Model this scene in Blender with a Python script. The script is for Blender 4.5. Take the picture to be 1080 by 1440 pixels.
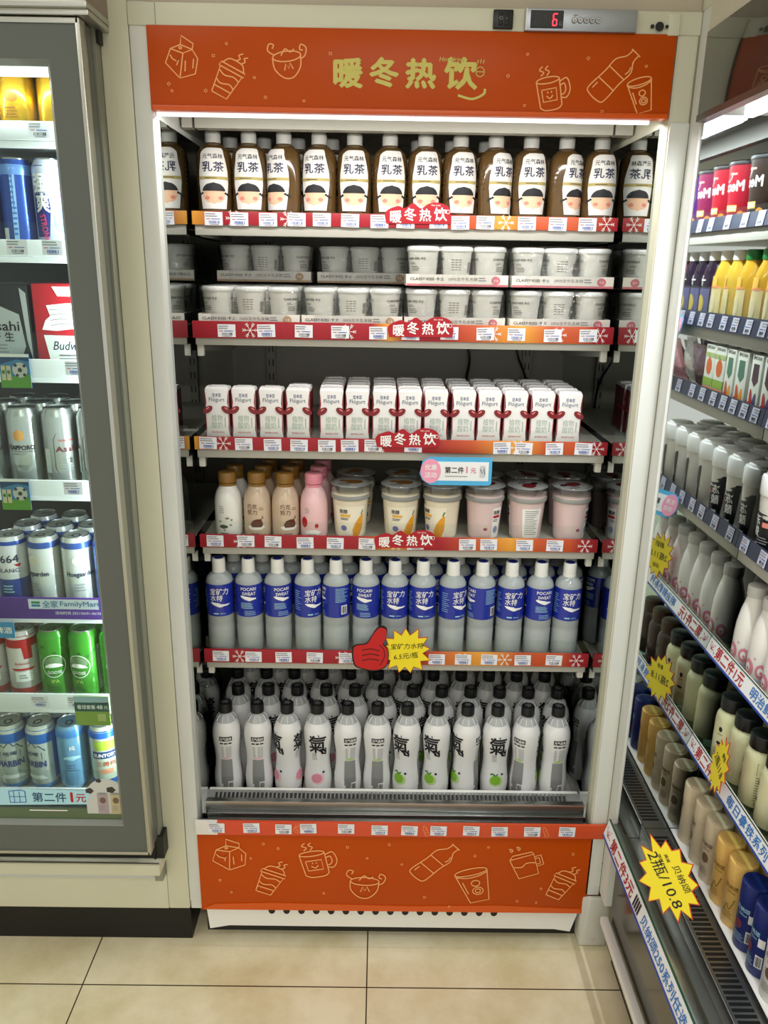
import bpy, bmesh, math, random
from mathutils import Vector, Matrix
random.seed(7)
PI = math.pi
for o in list(bpy.data.objects): bpy.data.objects.remove(o)
scn = bpy.context.scene
COL = scn.collection

# ------------------------------------------------------------------ camera, world, lights, exposure
EYE = 1.59
def camera_axes(p, y, r):
    cp, sp, cy, sy = math.cos(p), math.sin(p), math.cos(y), math.sin(y)
    fwd = Vector((-sy*cp, cy*cp, -sp)); right = Vector((cy, sy, 0)); up = right.cross(fwd)
    c, s = math.cos(r), math.sin(r)
    return c*right + s*up, -s*right + c*up, fwd
cam = bpy.data.cameras.new('camera')
cam.sensor_fit = 'AUTO'; cam.sensor_width = 36; cam.lens = 27.75; cam.clip_start = .02
camo = bpy.data.objects.new('camera', cam); COL.objects.link(camo)
r_, u_, f_ = camera_axes(math.radians(17.2), math.radians(-.4), math.radians(.95))
m = Matrix.Identity(4)
for i in range(3):
    m[i][0], m[i][1], m[i][2] = r_[i], u_[i], -f_[i]
m[2][3] = EYE
camo.matrix_world = m
scn.camera = camo

scn.view_settings.view_transform = 'Standard'
scn.view_settings.look = 'None'
scn.view_settings.gamma = 1
scn.view_settings.use_curve_mapping = False
scn.view_settings.exposure = 0.0
scn.cycles.use_denoising = True
scn.cycles.transparent_max_bounces = 24
scn.cycles.max_bounces = 10
scn.cycles.caustics_reflective = False
scn.cycles.caustics_refractive = False

world = bpy.data.worlds.new('World'); scn.world = world; world.use_nodes = True
bg = world.node_tree.nodes['Background']
bg.inputs['Color'].default_value = (1.0, .99, .925, 1); bg.inputs['Strength'].default_value = .86

def area(name, loc, rot, sx, sy, power, col=(1, 1, 1), spread=None):
    l = bpy.data.lights.new(name, 'AREA'); l.shape = 'RECTANGLE'; l.size = sx; l.size_y = sy
    l.energy = power; l.color = col
    if spread: l.spread = spread
    o = bpy.data.objects.new(name, l); COL.objects.link(o); o.location = loc; o.rotation_euler = rot
    return o
# fluorescent panels in the shop ceiling
area('ceiling_lamp_light', (.1, -.75, 2.74), (0, 0, 0), 1.2, .3, 16, (1, .97, .90))
area('ceiling_lamp_light', (-1.3, .45, 2.74), (0, 0, 0), 1.2, .3, 7, (1, .97, .90))
area('ceiling_lamp_light', (.1, -2.2, 2.74), (0, 0, 0), 1.2, .3, 24, (1, .97, .90))
# tubes inside the three coolers
area('cooler_tube_light', (.047, 1.578, 1.8475), (math.radians(16), 0, 0), .88, .012, 3.0, (1, .98, .93))
area('cooler_tube_light', (.622, 1.05, 1.842), (0, math.radians(-14), 0), .012, .85, 8.5, (.93, .97, 1))
area('refrigerator_tube_light', (-.80, 1.528, 1.893), (math.radians(12), 0, 0), .5, .012, 1.6, (.92, .97, 1))
area('refrigerator_tube_light', (-.530, 1.534, 1.15), (0, math.radians(90), math.radians(-22)), 1.35, .01, 5, (.90, .97, 1))

# ------------------------------------------------------------------ materials
def lin(h):
    if isinstance(h, str):
        h = h.lstrip('#'); c = [int(h[i:i+2], 16)/255 for i in (0, 2, 4)]
    else: c = h
    return tuple((x/12.92 if x <= .04045 else ((x+.055)/1.055)**2.4) for x in c) + (1,)
_M = {}
def mat(name, col, rough=.45, metal=0, trans=0, ior=1.45, coat=0, emit=0, vary=0, scale=6, bump=0, alpha=1, spec=.5):
    if name in _M: return _M[name]
    m = bpy.data.materials.new(name); m.use_nodes = True; _M[name] = m
    nt = m.node_tree; b = nt.nodes['Principled BSDF']
    c = lin(col)
    b.inputs['Base Color'].default_value = c
    b.inputs['Roughness'].default_value = rough; b.inputs['Metallic'].default_value = metal
    b.inputs['Transmission Weight'].default_value = trans; b.inputs['IOR'].default_value = ior
    b.inputs['Coat Weight'].default_value = coat; b.inputs['Coat Roughness'].default_value = .08
    b.inputs['Alpha'].default_value = alpha; b.inputs['Specular IOR Level'].default_value = spec
    if emit:
        b.inputs['Emission Color'].default_value = c; b.inputs['Emission Strength'].default_value = emit
    if vary or bump:
        tc = nt.nodes.new('ShaderNodeTexCoord'); nz = nt.nodes.new('ShaderNodeTexNoise')
        nz.inputs['Scale'].default_value = scale; nz.inputs['Detail'].default_value = 6
        nt.links.new(tc.outputs['Object'], nz.inputs['Vector'])
        if vary:
            rp = nt.nodes.new('ShaderNodeValToRGB')
            rp.color_ramp.elements[0].position = .3; rp.color_ramp.elements[1].position = .7
            rp.color_ramp.elements[0].color = tuple(x*(1-vary) for x in c[:3]) + (1,)
            rp.color_ramp.elements[1].color = tuple(min(1, x*(1+vary)) for x in c[:3]) + (1,)
            nt.links.new(nz.outputs['Fac'], rp.inputs['Fac']); nt.links.new(rp.outputs['Color'], b.inputs['Base Color'])
        if bump:
            bp = nt.nodes.new('ShaderNodeBump'); bp.inputs['Strength'].default_value = bump; bp.inputs['Distance'].default_value = .004
            nt.links.new(nz.outputs['Fac'], bp.inputs['Height']); nt.links.new(bp.outputs['Normal'], b.inputs['Normal'])
    return m
def clear(name, tint='#ffffff', gloss=.06, rough=.03, bump=0, scale=60, edge=.35):
    """thin clear plastic or glass: mostly see-through with a sharp reflection"""
    if name in _M: return _M[name]
    m = bpy.data.materials.new(name); m.use_nodes = True; _M[name] = m
    nt = m.node_tree; nt.nodes.remove(nt.nodes['Principled BSDF'])
    out = nt.nodes['Material Output']
    t = nt.nodes.new('ShaderNodeBsdfTransparent'); t.inputs['Color'].default_value = lin(tint)
    g = nt.nodes.new('ShaderNodeBsdfGlossy'); g.inputs['Roughness'].default_value = rough
    lw = nt.nodes.new('ShaderNodeLayerWeight'); lw.inputs['Blend'].default_value = .25
    mr = nt.nodes.new('ShaderNodeMapRange'); mr.inputs['To Min'].default_value = gloss; mr.inputs['To Max'].default_value = edge
    mx = nt.nodes.new('ShaderNodeMixShader')
    nt.links.new(lw.outputs['Facing'], mr.inputs['Value']); nt.links.new(mr.outputs['Result'], mx.inputs['Fac'])
    nt.links.new(t.outputs[0], mx.inputs[1]); nt.links.new(g.outputs[0], mx.inputs[2]); nt.links.new(mx.outputs[0], out.inputs['Surface'])
    if bump:
        tc = nt.nodes.new('ShaderNodeTexCoord'); nz = nt.nodes.new('ShaderNodeTexNoise')
        nz.inputs['Scale'].default_value = scale; nz.inputs['Detail'].default_value = 3; nz.inputs['Distortion'].default_value = 1.5
        bp = nt.nodes.new('ShaderNodeBump'); bp.inputs['Strength'].default_value = bump; bp.inputs['Distance'].default_value = .006
        nt.links.new(tc.outputs['Object'], nz.inputs['Vector']); nt.links.new(nz.outputs['Fac'], bp.inputs['Height'])
        nt.links.new(bp.outputs['Normal'], g.inputs['Normal']); nt.links.new(bp.outputs['Normal'], lw.inputs['Normal'])
    return m
def ramp_mat(name, axis, stops, rough=.4, interp='LINEAR'):
    """a print whose colour runs along one object axis: stops = [(metres, colour)]"""
    m = bpy.data.materials.new(name); m.use_nodes = True
    nt = m.node_tree; b = nt.nodes['Principled BSDF']; b.inputs['Roughness'].default_value = rough
    tc = nt.nodes.new('ShaderNodeTexCoord'); sx = nt.nodes.new('ShaderNodeSeparateXYZ'); mr = nt.nodes.new('ShaderNodeMapRange')
    rp = nt.nodes.new('ShaderNodeValToRGB'); rp.color_ramp.interpolation = interp
    a, z = stops[0][0], stops[-1][0]
    mr.inputs['From Min'].default_value = a; mr.inputs['From Max'].default_value = z
    el = rp.color_ramp.elements
    while len(el) < len(stops): el.new(.5)
    for e, (p, c) in zip(el, stops):
        pass
    for i, (p, c) in enumerate(stops):
        el[i].position = (p-a)/(z-a); el[i].color = lin(c)
    nt.links.new(tc.outputs['Object'], sx.inputs[0]); nt.links.new(sx.outputs['XYZ'.index(axis)], mr.inputs['Value'])
    nt.links.new(mr.outputs['Result'], rp.inputs['Fac']); nt.links.new(rp.outputs['Color'], b.inputs['Base Color'])
    return m

BEIGE = mat('cream_painted_steel', '#d3d3c0', .38, vary=.035, scale=2.5)
PANEL = mat('ivory_painted_panel', '#d2d1bb', .4, vary=.04, scale=2)
WHITEP = mat('white_painted_steel', '#d9dcd8', .4, vary=.05, scale=5)
MIRROR = mat('polished_steel_mirror', '#ccd3d0', .025, 1)
STEEL = mat('brushed_steel', '#9a9c9a', .28, 1, vary=.08, scale=20)
SHELFM = mat('grey_shelf_enamel', '#b5b4ab', .4)
DARKIN = mat('dark_cooler_lining', '#c4c0b5', .55, vary=.05, scale=3)
BLACK = mat('black_plastic', '#0d0d0e', .35)
MATTEBLACK = mat('black_toe_kick', '#0e0e0c', .5)
WHITE = mat('white_plastic', '#eeeeea', .35)
PAPER = mat('white_card', '#eceef0', .5)
LAMP = mat('lit_lamp_cover', '#ffffff', .4, emit=1.6)
ACRYL = clear('clear_acrylic', '#fbfdfc', .012, .03, edge=.14)
GLASS = clear('door_glass', '#f0f6f3', .010, .01, edge=.16)
INK = mat('black_ink', '#15151c', .5)
NAVY = mat('navy_ink', '#24264a', .5)
BLUEINK = mat('blue_ink', '#2a4fa8', .5)
REDINK = mat('red_ink', '#b3141f', .5)
GREYINK = mat('grey_ink', '#8d8d90', .5)
WINK = mat('white_ink', '#f4f4f2', .5)
GOLDINK = mat('gold_ink', '#b9a86a', .5)
TAGW = mat('price_card', '#e9eaf2', .45)

# ------------------------------------------------------------------ mesh building
_boxc = {}
_txt = {}
def text_geo(s, bold=0, maxlen=0):
    k = (s, bold, maxlen)
    if k in _txt: return _txt[k]
    c = bpy.data.curves.new('t', 'FONT'); c.body = s; c.size = 1; c.resolution_u = 2; c.offset = bold
    c.align_x = 'CENTER'; c.align_y = 'CENTER'
    o = bpy.data.objects.new('t', c); COL.objects.link(o)
    dg = bpy.context.evaluated_depsgraph_get(); dg.update()
    me = bpy.data.meshes.new_from_object(o.evaluated_get(dg))
    bm = bmesh.new(); bm.from_mesh(me)
    bmesh.ops.remove_doubles(bm, verts=bm.verts, dist=1e-5)
    if maxlen:
        bmesh.ops.triangulate(bm, faces=bm.faces)
        for _ in range(3):
            es = [e for e in bm.edges if e.calc_length() > maxlen]
            if not es: break
            bmesh.ops.subdivide_edges(bm, edges=es, cuts=1)
            bmesh.ops.triangulate(bm, faces=[f for f in bm.faces if len(f.verts) > 3])
    bm.verts.index_update()
    vs = [(v.co.x, v.co.y) for v in bm.verts]; fs = [tuple(v.index for v in f.verts) for f in bm.faces]
    if vs:
        xs = [v[0] for v in vs]; ys = [v[1] for v in vs]
        cx, cy = (min(xs)+max(xs))/2, (min(ys)+max(ys))/2
        vs = [(x-cx, y-cy) for x, y in vs]; wd, hg = max(xs)-min(xs), max(ys)-min(ys)
    else: wd = hg = 1
    bm.free(); bpy.data.objects.remove(o); bpy.data.curves.remove(c); bpy.data.meshes.remove(me)
    _txt[k] = (vs, fs, wd, hg)
    return _txt[k]

def front(y, cx=0, cz=0, rot=0):                 # a plane facing the aisle (-Y)
    c, s = math.cos(rot), math.sin(rot)
    return lambda u, v: (cx + u*c - v*s, y, cz + u*s + v*c)
def side(x, cy=0, cz=0, lean=0, rot=0):          # a plane facing -X, read from the aisle; lean tips its foot outwards
    c, s = math.cos(rot), math.sin(rot)
    def f(u, v):
        a, b = u*c - v*s, u*s + v*c
        return (x + b*math.sin(lean), cy - a, cz + b*math.cos(lean))
    return f
def round_map(R, a0=0, cz=0, eps=.0005, ref=None, rot=0):
    """wrap flat artwork round a turned body; R(z) is its radius"""
    ref = ref or R(cz); c, s = math.cos(rot), math.sin(rot)
    def f(u, v):
        x, w = u*c - v*s, u*s + v*c
        a = a0 + x/ref; r = R(cz + w) + eps
        return (r*math.sin(a), -r*math.cos(a), cz + w)
    return f
def radius(prof):
    def R(z):
        for (r0, z0), (r1, z1) in zip(prof, prof[1:]):
            if z0 <= z <= z1 and z1 > z0: return r0 + (r1-r0)*(z-z0)/(z1-z0)
        return prof[0][0] if z < prof[0][1] else prof[-1][0]
    return R
def smooth_path(pts, n=6, closed=False):
    out = []; N = len(pts)
    for i in range(N if closed else N-1):
        g = (lambda k: pts[k % N]) if closed else (lambda k: pts[max(0, min(N-1, k))])
        p0, p1, p2, p3 = g(i-1), g(i), g(i+1), g(i+2)
        for j in range(n):
            t = j/n
            out.append(tuple(.5*(2*b + (c-a)*t + (2*a-5*b+4*c-d)*t*t + (3*b-a-3*c+d)*t**3) for a, b, c, d in zip(p0, p1, p2, p3)))
    if not closed: out.append(tuple(pts[-1]))
    return out
def ell(cx, cy, rx, ry, n=20, a0=0, a1=2*PI):
    full = abs(a1-a0-2*PI) < 1e-6
    return [(cx + rx*math.cos(a0+(a1-a0)*i/(n if full else n-1)), cy + ry*math.sin(a0+(a1-a0)*i/(n if full else n-1))) for i in range(n)]

class MB:
    def __init__(s): s.v = []; s.f = []; s.mi = []; s.ms = []
    def k(s, m):
        if m not in s.ms: s.ms.append(m)
        return s.ms.index(m)
    def add(s, vs, fs, m):
        b = len(s.v); s.v += [tuple(p) for p in vs]; i = s.k(m)
        for f in fs: s.f.append(tuple(b+q for q in f)); s.mi.append(i)
        return s
    def box(s, x0, x1, y0, y1, z0, z1, m, b=0):
        if b <= 0:
            vs = [(x, y, z) for x in (x0, x1) for y in (y0, y1) for z in (z0, z1)]
            return s.add(vs, [(0, 1, 3, 2), (4, 6, 7, 5), (0, 4, 5, 1), (2, 3, 7, 6), (0, 2, 6, 4), (1, 5, 7, 3)], m)
        bm = bmesh.new(); bmesh.ops.create_cube(bm, size=1)
        for v in bm.verts: v.co = Vector(((x0+x1)/2 + v.co.x*(x1-x0), (y0+y1)/2 + v.co.y*(y1-y0), (z0+z1)/2 + v.co.z*(z1-z0)))
        bmesh.ops.bevel(bm, geom=bm.edges[:], offset=b, segments=2, profile=.6, affect='EDGES')
        bm.verts.index_update()
        s.add([v.co[:] for v in bm.verts], [[v.index for v in f.verts] for f in bm.faces], m); bm.free()
        return s
    def lathe(s, prof, m, n=28, cx=0, cy=0, z=0, shape=None, wob=None):
        vs = []
        for j, (r, h) in enumerate(prof):
            for i in range(n):
                a = 2*PI*i/n; q = shape(a) if shape else 1
                vs.append((cx + r*q*math.cos(a), cy + r*q*math.sin(a), z+h))
        fs = [(j*n+i, j*n+(i+1) % n, (j+1)*n+(i+1) % n, (j+1)*n+i) for j in range(len(prof)-1) for i in range(n)]
        if prof[0][0] > 1e-5: fs.append(tuple(range(n-1, -1, -1)))
        if prof[-1][0] > 1e-5: fs.append(tuple((len(prof)-1)*n+i for i in range(n)))
        return s.add(vs, fs, m)
    def prism(s, pts, f, d, m):                  # pts (u,v) mapped by f, given thickness d along a 3D vector
        n = len(pts); A = [f(*p) for p in pts]; B = [tuple(a+b for a, b in zip(p, d)) for p in A]
        fs = [tuple(range(n)), tuple(range(2*n-1, n-1, -1))] + [(i, i+n, (i+1) % n+n, (i+1) % n) for i in range(n)]
        return s.add(A+B, fs, m)
    def poly(s, pts, f, m): return s.add([f(*p) for p in pts], [tuple(range(len(pts)))], m)
    def patch(s, rows, f, m, nu=10):             # rows (v, u_left, u_right): a filled shape that follows a curved map
        vs = [f(a + (b-a)*i/nu, v) for v, a, b in rows for i in range(nu+1)]
        return s.add(vs, [(j*(nu+1)+i, j*(nu+1)+i+1, (j+1)*(nu+1)+i+1, (j+1)*(nu+1)+i) for j in range(len(rows)-1) for i in range(nu)], m)
    def rect(s, u, v, w, h, f, m, nu=6, nv=1): return s.patch([(v-h/2+h*j/nv, u-w/2, u+w/2) for j in range(nv+1)], f, m, nu)
    def oval(s, cu, cv, ru, rv, f, m, n=9, nu=6, lo=-1, hi=1):
        rows = []
        for j in range(n):
            t = lo + (hi-lo)*j/(n-1); w = ru*math.sqrt(max(.0004, 1-t*t)); rows.append((cv+rv*t, cu-w, cu+w))
        return s.patch(rows, f, m, nu)
    def line(s, pts, w, f, m, closed=False):
        n = len(pts); L = []; Rr = []
        for i in range(n):
            a = pts[(i-1) % n] if (closed or i) else pts[i]; b = pts[(i+1) % n] if (closed or i < n-1) else pts[i]
            dx, dy = b[0]-a[0], b[1]-a[1]; d = math.hypot(dx, dy) or 1
            nx, ny = -dy/d*w/2, dx/d*w/2
            L.append(f(pts[i][0]+nx, pts[i][1]+ny)); Rr.append(f(pts[i][0]-nx, pts[i][1]-ny))
        return s.add(L+Rr, [(i, (i+1) % n, n+(i+1) % n, n+i) for i in range(n if closed else n-1)], m)
    def text(s, t, size, f, m, u=0, v=0, bold=0, fine=0, sx=1, skew=0, width=None):
        vs, fs, wd, hg = text_geo(t, 0, fine/size if fine else 0)
        k = size
        if width: sx = width/(wd*k)
        d = bold*k*.75                                   # a bold stroke is the same lettering printed again, a hair to each side
        for i, (ox, oy) in enumerate(((0, 0),) if d == 0 else ((-d, 0), (d, 0), (0, d), (0, -d))):
            P = []
            for x, y in vs:
                a, b = u + (x*sx + y*skew)*k + ox, v + y*k + oy; p = Vector(f(a, b)); h = k*.01
                if i: p = p + (Vector(f(a+h, b))-p).cross(Vector(f(a, b+h))-p).normalized()*5e-5*i
                P.append(p[:])
            s.add(P, fs, m)
        return s
    def tube(s, pts, r, m, n=8):
        P = [Vector(p) for p in pts]; vs = []
        for i, p in enumerate(P):
            t = (P[min(i+1, len(P)-1)] - P[max(i-1, 0)]).normalized()
            a = t.orthogonal().normalized() if i == 0 else (A - t*A.dot(t)).normalized()
            A = a; b = t.cross(a)
            vs += [p + r*(math.cos(2*PI*k/n)*a + math.sin(2*PI*k/n)*b) for k in range(n)]
        fs = [(i*n+k, i*n+(k+1) % n, (i+1)*n+(k+1) % n, (i+1)*n+k) for i in range(len(P)-1) for k in range(n)]
        fs += [tuple(range(n-1, -1, -1)), tuple((len(P)-1)*n+k for k in range(n))]
        return s.add(vs, fs, m)
    def build(s, name, parent=None, loc=None, label=None, smooth=True, angle=35):
        me = bpy.data.meshes.new(name); me.from_pydata(s.v, [], s.f)
        for m in s.ms: me.materials.append(m)
        me.polygons.foreach_set('material_index', s.mi)
        bm = bmesh.new(); bm.from_mesh(me)
        if len(bm.faces) < 60000: bmesh.ops.recalc_face_normals(bm, faces=bm.faces)
        bm.to_mesh(me); bm.free()
        if smooth:
            me.shade_smooth(); me.set_sharp_from_angle(angle=math.radians(angle))
        me.update()
        o = bpy.data.objects.new(name, me); COL.objects.link(o)
        if parent: o.parent = parent
        if loc: o.location = loc
        if label: o['label'] = label
        return o

# ------------------------------------------------------------------ things
def tag(o, label, cat, group=None):
    o['label'] = label; o['category'] = cat
    if group: o['group'] = group
    return o
def thing(name, label=None, cat=None, loc=(0, 0, 0), rz=0, group=None):
    o = bpy.data.objects.new(name, None); COL.objects.link(o); o.empty_display_size = .02
    o.location = loc; o.rotation_euler = (0, 0, rz)
    if label: tag(o, label, cat, group)
    return o
def dup(root):
    r = root.copy(); COL.objects.link(r)
    for ch in list(root.children):
        c = ch.copy(); COL.objects.link(c); c.parent = r
        for g in list(ch.children):
            d = g.copy(); COL.objects.link(d); d.parent = c
    return r
class Kind:
    """one of a kind is built once; every further one is a copy of it and of its parts"""
    def __init__(s, maker, *a): s.maker = maker; s.a = a; s.root = None
    def put(s, loc, rz, label, cat, group=None, tilt=None):
        if s.root is None: s.root = s.maker(*s.a); o = s.root; s.used = True
        else: o = dup(s.root)
        o.location = loc; o.rotation_euler = (tilt[0], tilt[1], rz) if tilt else (0, 0, rz)
        return tag(o, label, cat, group)
def struct(o): o['kind'] = 'structure'; return o
ORD = 'first second third fourth fifth sixth seventh eighth ninth tenth eleventh twelfth thirteenth fourteenth fifteenth sixteenth'.split()
# ------------------------------------------------------------------ the shop floor, back wall and ceiling
def tile_material():
    m = bpy.data.materials.new('beige_floor_tiles'); m.use_nodes = True; nt = m.node_tree; b = nt.nodes['Principled BSDF']
    N = nt.nodes.new; L = nt.links.new
    tc = N('ShaderNodeTexCoord'); mp = N('ShaderNodeMapping'); mp.inputs['Location'].default_value = (.012+.655*20, -1.418+.655*20, 0)
    br = N('ShaderNodeTexBrick'); br.offset = 0; br.inputs['Scale'].default_value = 1; br.inputs['Brick Width'].default_value = .655
    br.inputs['Row Height'].default_value = .655; br.inputs['Mortar Size'].default_value = .0016; br.inputs['Mortar Smooth'].default_value = .1
    br.inputs['Color1'].default_value = lin('#ebe2c2'); br.inputs['Color2'].default_value = lin('#e8dfc0'); br.inputs['Mortar'].default_value = lin('#3a2f20')
    nz = N('ShaderNodeTexNoise'); nz.inputs['Scale'].default_value = 5; nz.inputs['Detail'].default_value = 9; nz.inputs['Roughness'].default_value = .65
    rp = N('ShaderNodeValToRGB'); rp.color_ramp.elements[0].position = .32; rp.color_ramp.elements[1].position = .62
    rp.color_ramp.elements[0].color = lin('#d8d0b2'); rp.color_ramp.elements[1].color = (1, 1, 1, 1)
    mx = N('ShaderNodeMix'); mx.data_type = 'RGBA'; mx.blend_type = 'MULTIPLY'; mx.inputs[0].default_value = .75
    L(tc.outputs['Object'], mp.inputs['Vector']); L(mp.outputs['Vector'], br.inputs['Vector']); L(tc.outputs['Object'], nz.inputs['Vector'])
    L(nz.outputs['Fac'], rp.inputs['Fac']); L(br.outputs['Color'], mx.inputs[6]); L(rp.outputs['Color'], mx.inputs[7])
    L(mx.outputs[2], b.inputs['Base Color']); b.inputs['Roughness'].default_value = .22
    return m
struct(MB().box(-3, 3.2, -4, 2.6, -.05, 0, tile_material()).build('floor', smooth=False))
struct(MB().box(-3, 3.2, 2.6, 2.7, 0, 2.85, mat('shop_wall_paint', '#b7ab97', .6, vary=.04)).build('wall_back', smooth=False))
struct(MB().box(-3, 3.2, -4, 2.7, 2.8, 2.85, mat('ceiling_board', '#d8d6cf', .7, vary=.03)).build('ceiling', smooth=False))

# ------------------------------------------------------------------ line drawings printed on the orange panels
def doodles():
    D = {}
    D['carton'] = [[(-.5, .35), (-.75, -.25), (-.05, -.85), (.7, -.62), (.82, .02), (.55, .38), (.1, .2), (-.05, -.85)], [(-.5, .35), (.1, .2)], [(-.5, .35), (-.02, .55), (.55, .38)],
                   [(-.02, .55), (.02, .92), (.6, .62), (.55, .38)], [(-.52, .1), (-.42, -.05), (-.2, -.15), (-.1, -.02), (-.2, -.32)], [(-.3, .3), (-.1, .24)], [(.22, -.1), (.2, -.55)], [(.62, .0), (.58, -.4)], ell(-.02, .42, .07, .05, 8)]
    D['togo'] = [[(-.38, -.95), (-.55, .3), (.55, .3), (.38, -.95), (-.38, -.95)], [(-.62, .3), (-.6, .5), (.6, .5), (.62, .3), (-.62, .3)], smooth_path([(-.52, .5), (-.3, .8), (.3, .8), (.52, .5)]),
                 smooth_path([(-.5, .12), (-.2, .0), (.2, .1), (.5, .02)]), smooth_path([(-.46, -.3), (-.2, -.42), (.2, -.3), (.45, -.42)]), [(-.42, -.62), (.42, -.62)],
                 smooth_path([(-.05, .82), (.1, 1.0), (-.02, 1.12), (.12, 1.28)]), smooth_path([(.22, .8), (.36, .98), (.26, 1.1), (.4, 1.22)])]
    D['bowl'] = [smooth_path([(-.75, .2), (-.7, -.35), (-.25, -.8), (.25, -.8), (.65, -.35), (.72, .2)]), ell(0, .2, .74, .24, 22), smooth_path([(.68, .0), (.95, .15), (1.05, .5), (.8, .68), (.72, .45), (.88, .4)]),
                 smooth_path([(-.62, .3), (-.95, .55), (-.85, .85), (-.62, .8), (-.7, .62)]), [(-.2, -.45), (-.1, -.15), (.03, -.38), (.12, -.12), (.26, -.42)], smooth_path([(-.3, .25), (-.05, .55), (.2, .38), (.42, .5)])]
    D['mug'] = [[(-.6, .45), (-.55, -.75)], [(.5, .45), (.48, -.75)], ell(-.05, .45, .55, .14, 18), smooth_path([(-.55, -.75), (-.3, -.9), (.25, -.9), (.48, -.75)]),
                smooth_path([(.5, .3), (.85, .4), (.95, -.1), (.75, -.45), (.49, -.42)]), smooth_path([(.5, .12), (.7, .18), (.74, -.1), (.62, -.28), (.49, -.28)]), [(-.4, .05), (.3, .05), (.28, -.5), (-.38, -.5), (-.4, .05)],
                smooth_path([(-.2, -.25), (-.05, -.38), (.1, -.25)]), [(-.12, -.05), (-.12, -.14)], [(.05, -.05), (.05, -.14)], smooth_path([(-.35, .68), (-.2, .82), (-.38, .95), (-.22, 1.1)]), smooth_path([(-.08, .66), (.06, .82), (-.1, .95), (.04, 1.08)])]
    D['bottle'] = [smooth_path([(-.14, 1.0), (-.16, .72), (-.36, .4), (-.34, -.1), (-.37, -.85), (-.2, -1.0), (.2, -1.0), (.37, -.85), (.34, -.1), (.36, .4), (.16, .72), (.14, 1.0)]), [(-.2, 1.0), (.2, 1.0)], [(-.36, .1), (.36, .1)], [(-.36, -.4), (.36, -.4)],
                   smooth_path([(.22, .55), (.27, .4), (.25, .25)]), [(-.25, -.55), (-.25, -.8)]]
    D['cup'] = [[(-.62, .62), (-.36, -.85), (.36, -.85), (.62, .62)], ell(0, .62, .62, .16, 18), smooth_path([(-.6, .5), (-.2, .36), (.25, .38), (.6, .5)]), ell(.05, .05, .16, .14, 12), ell(.05, -.33, .2, .18, 14), ell(.05, -.33, .1, .09, 10), [(-.42, .2), (-.33, -.4)]]
    D['pot'] = [[(-.6, .35), (-.5, -.8), (.45, -.8), (.55, .35), (-.6, .35)], [(-.6, .35), (-.4, .55), (.5, .5), (.55, .35)], [(.53, .2), (.85, .2), (.82, -.35), (.48, -.35)], [(.53, .08), (.72, .08), (.7, -.24), (.5, -.24)],
                smooth_path([(-.52, -.1), (-.2, -.2), (.1, -.05), (.5, -.15)]), smooth_path([(-.4, .75), (-.3, .88), (-.42, 1.0)]), smooth_path([(-.05, .75), (.05, .88), (-.07, 1.02)])]
    D['spark'] = [[(0, .5), (.42, 0), (0, -.5), (-.42, 0), (0, .5)]]
    D['square'] = [[(-.4, .4), (.4, .4), (.4, -.4), (-.4, -.4), (-.4, .4)]]
    return D
DOOD = doodles()
def draw(mb, kind, f, cx, cy, w, h, rot, lw, m):
    c, s = math.cos(rot), math.sin(rot)
    for i, pl in enumerate(DOOD[kind]):
        g = lambda a, b, i=i: (lambda p: (p[0], p[1] - 4e-5*i, p[2]))(f(a, b))      # each stroke lies a hair over the last
        closed = pl[0] != pl[-1] and len(pl) > 7 and kind != 'bottle' and math.hypot(pl[0][0]-pl[-1][0], pl[0][1]-pl[-1][1]) < .3
        q = [(cx + (x*c - y*s)*w, cy + (x*s + y*c)*h) for x, y in pl]
        mb.line(q, lw, g, m, closed)
def snowflake(mb, f, cx, cy, r, m, lw=.0011):
    for k in range(6):
        a = k*PI/3; c, s = math.cos(a), math.sin(a)
        g = lambda u, v, k=k: (lambda p: (p[0], p[1] - 4e-5*k, p[2] + (4e-5*k if abs(p[1]-v) < 1e-6 else 0)))(f(u, v))
        mb.line([(cx, cy), (cx+r*c, cy+r*s)], lw, g, m)
        for t in (.55, .8):
            for d in (-.7, .7):
                x, y = cx+r*t*c, cy+r*t*s
                mb.line([(x, y), (x + r*.3*math.cos(a+d), y + r*.3*math.sin(a+d))], lw*.8, lambda u, v, d=d, k=k: (lambda p: (p[0], p[1] - 4e-5*(k+6+d), p[2] + (3e-5*(d+1) if abs(p[1]-v) < 1e-6 else 0)))(f(u, v)), m)
def barcode(mb, f, u, v, w, h, m, n=9, seed=1):
    rr = random.Random(seed); x = u - w/2
    for i in range(n):
        b = w/n*rr.uniform(.3, .75); mb.rect(x+b/2, v, b, h, f, m, 1); x += w/n
def lines_of_print(mb, f, u, v, w, h, n, m, seed=2, lw=None, nu=3):
    rr = random.Random(seed); st = h/n
    for i in range(n):
        ww = w*rr.uniform(.6, 1); mb.rect(u-(w-ww)/2, v+h/2-st*(i+.5), ww, lw or st*.42, f, m, nu)

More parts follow.
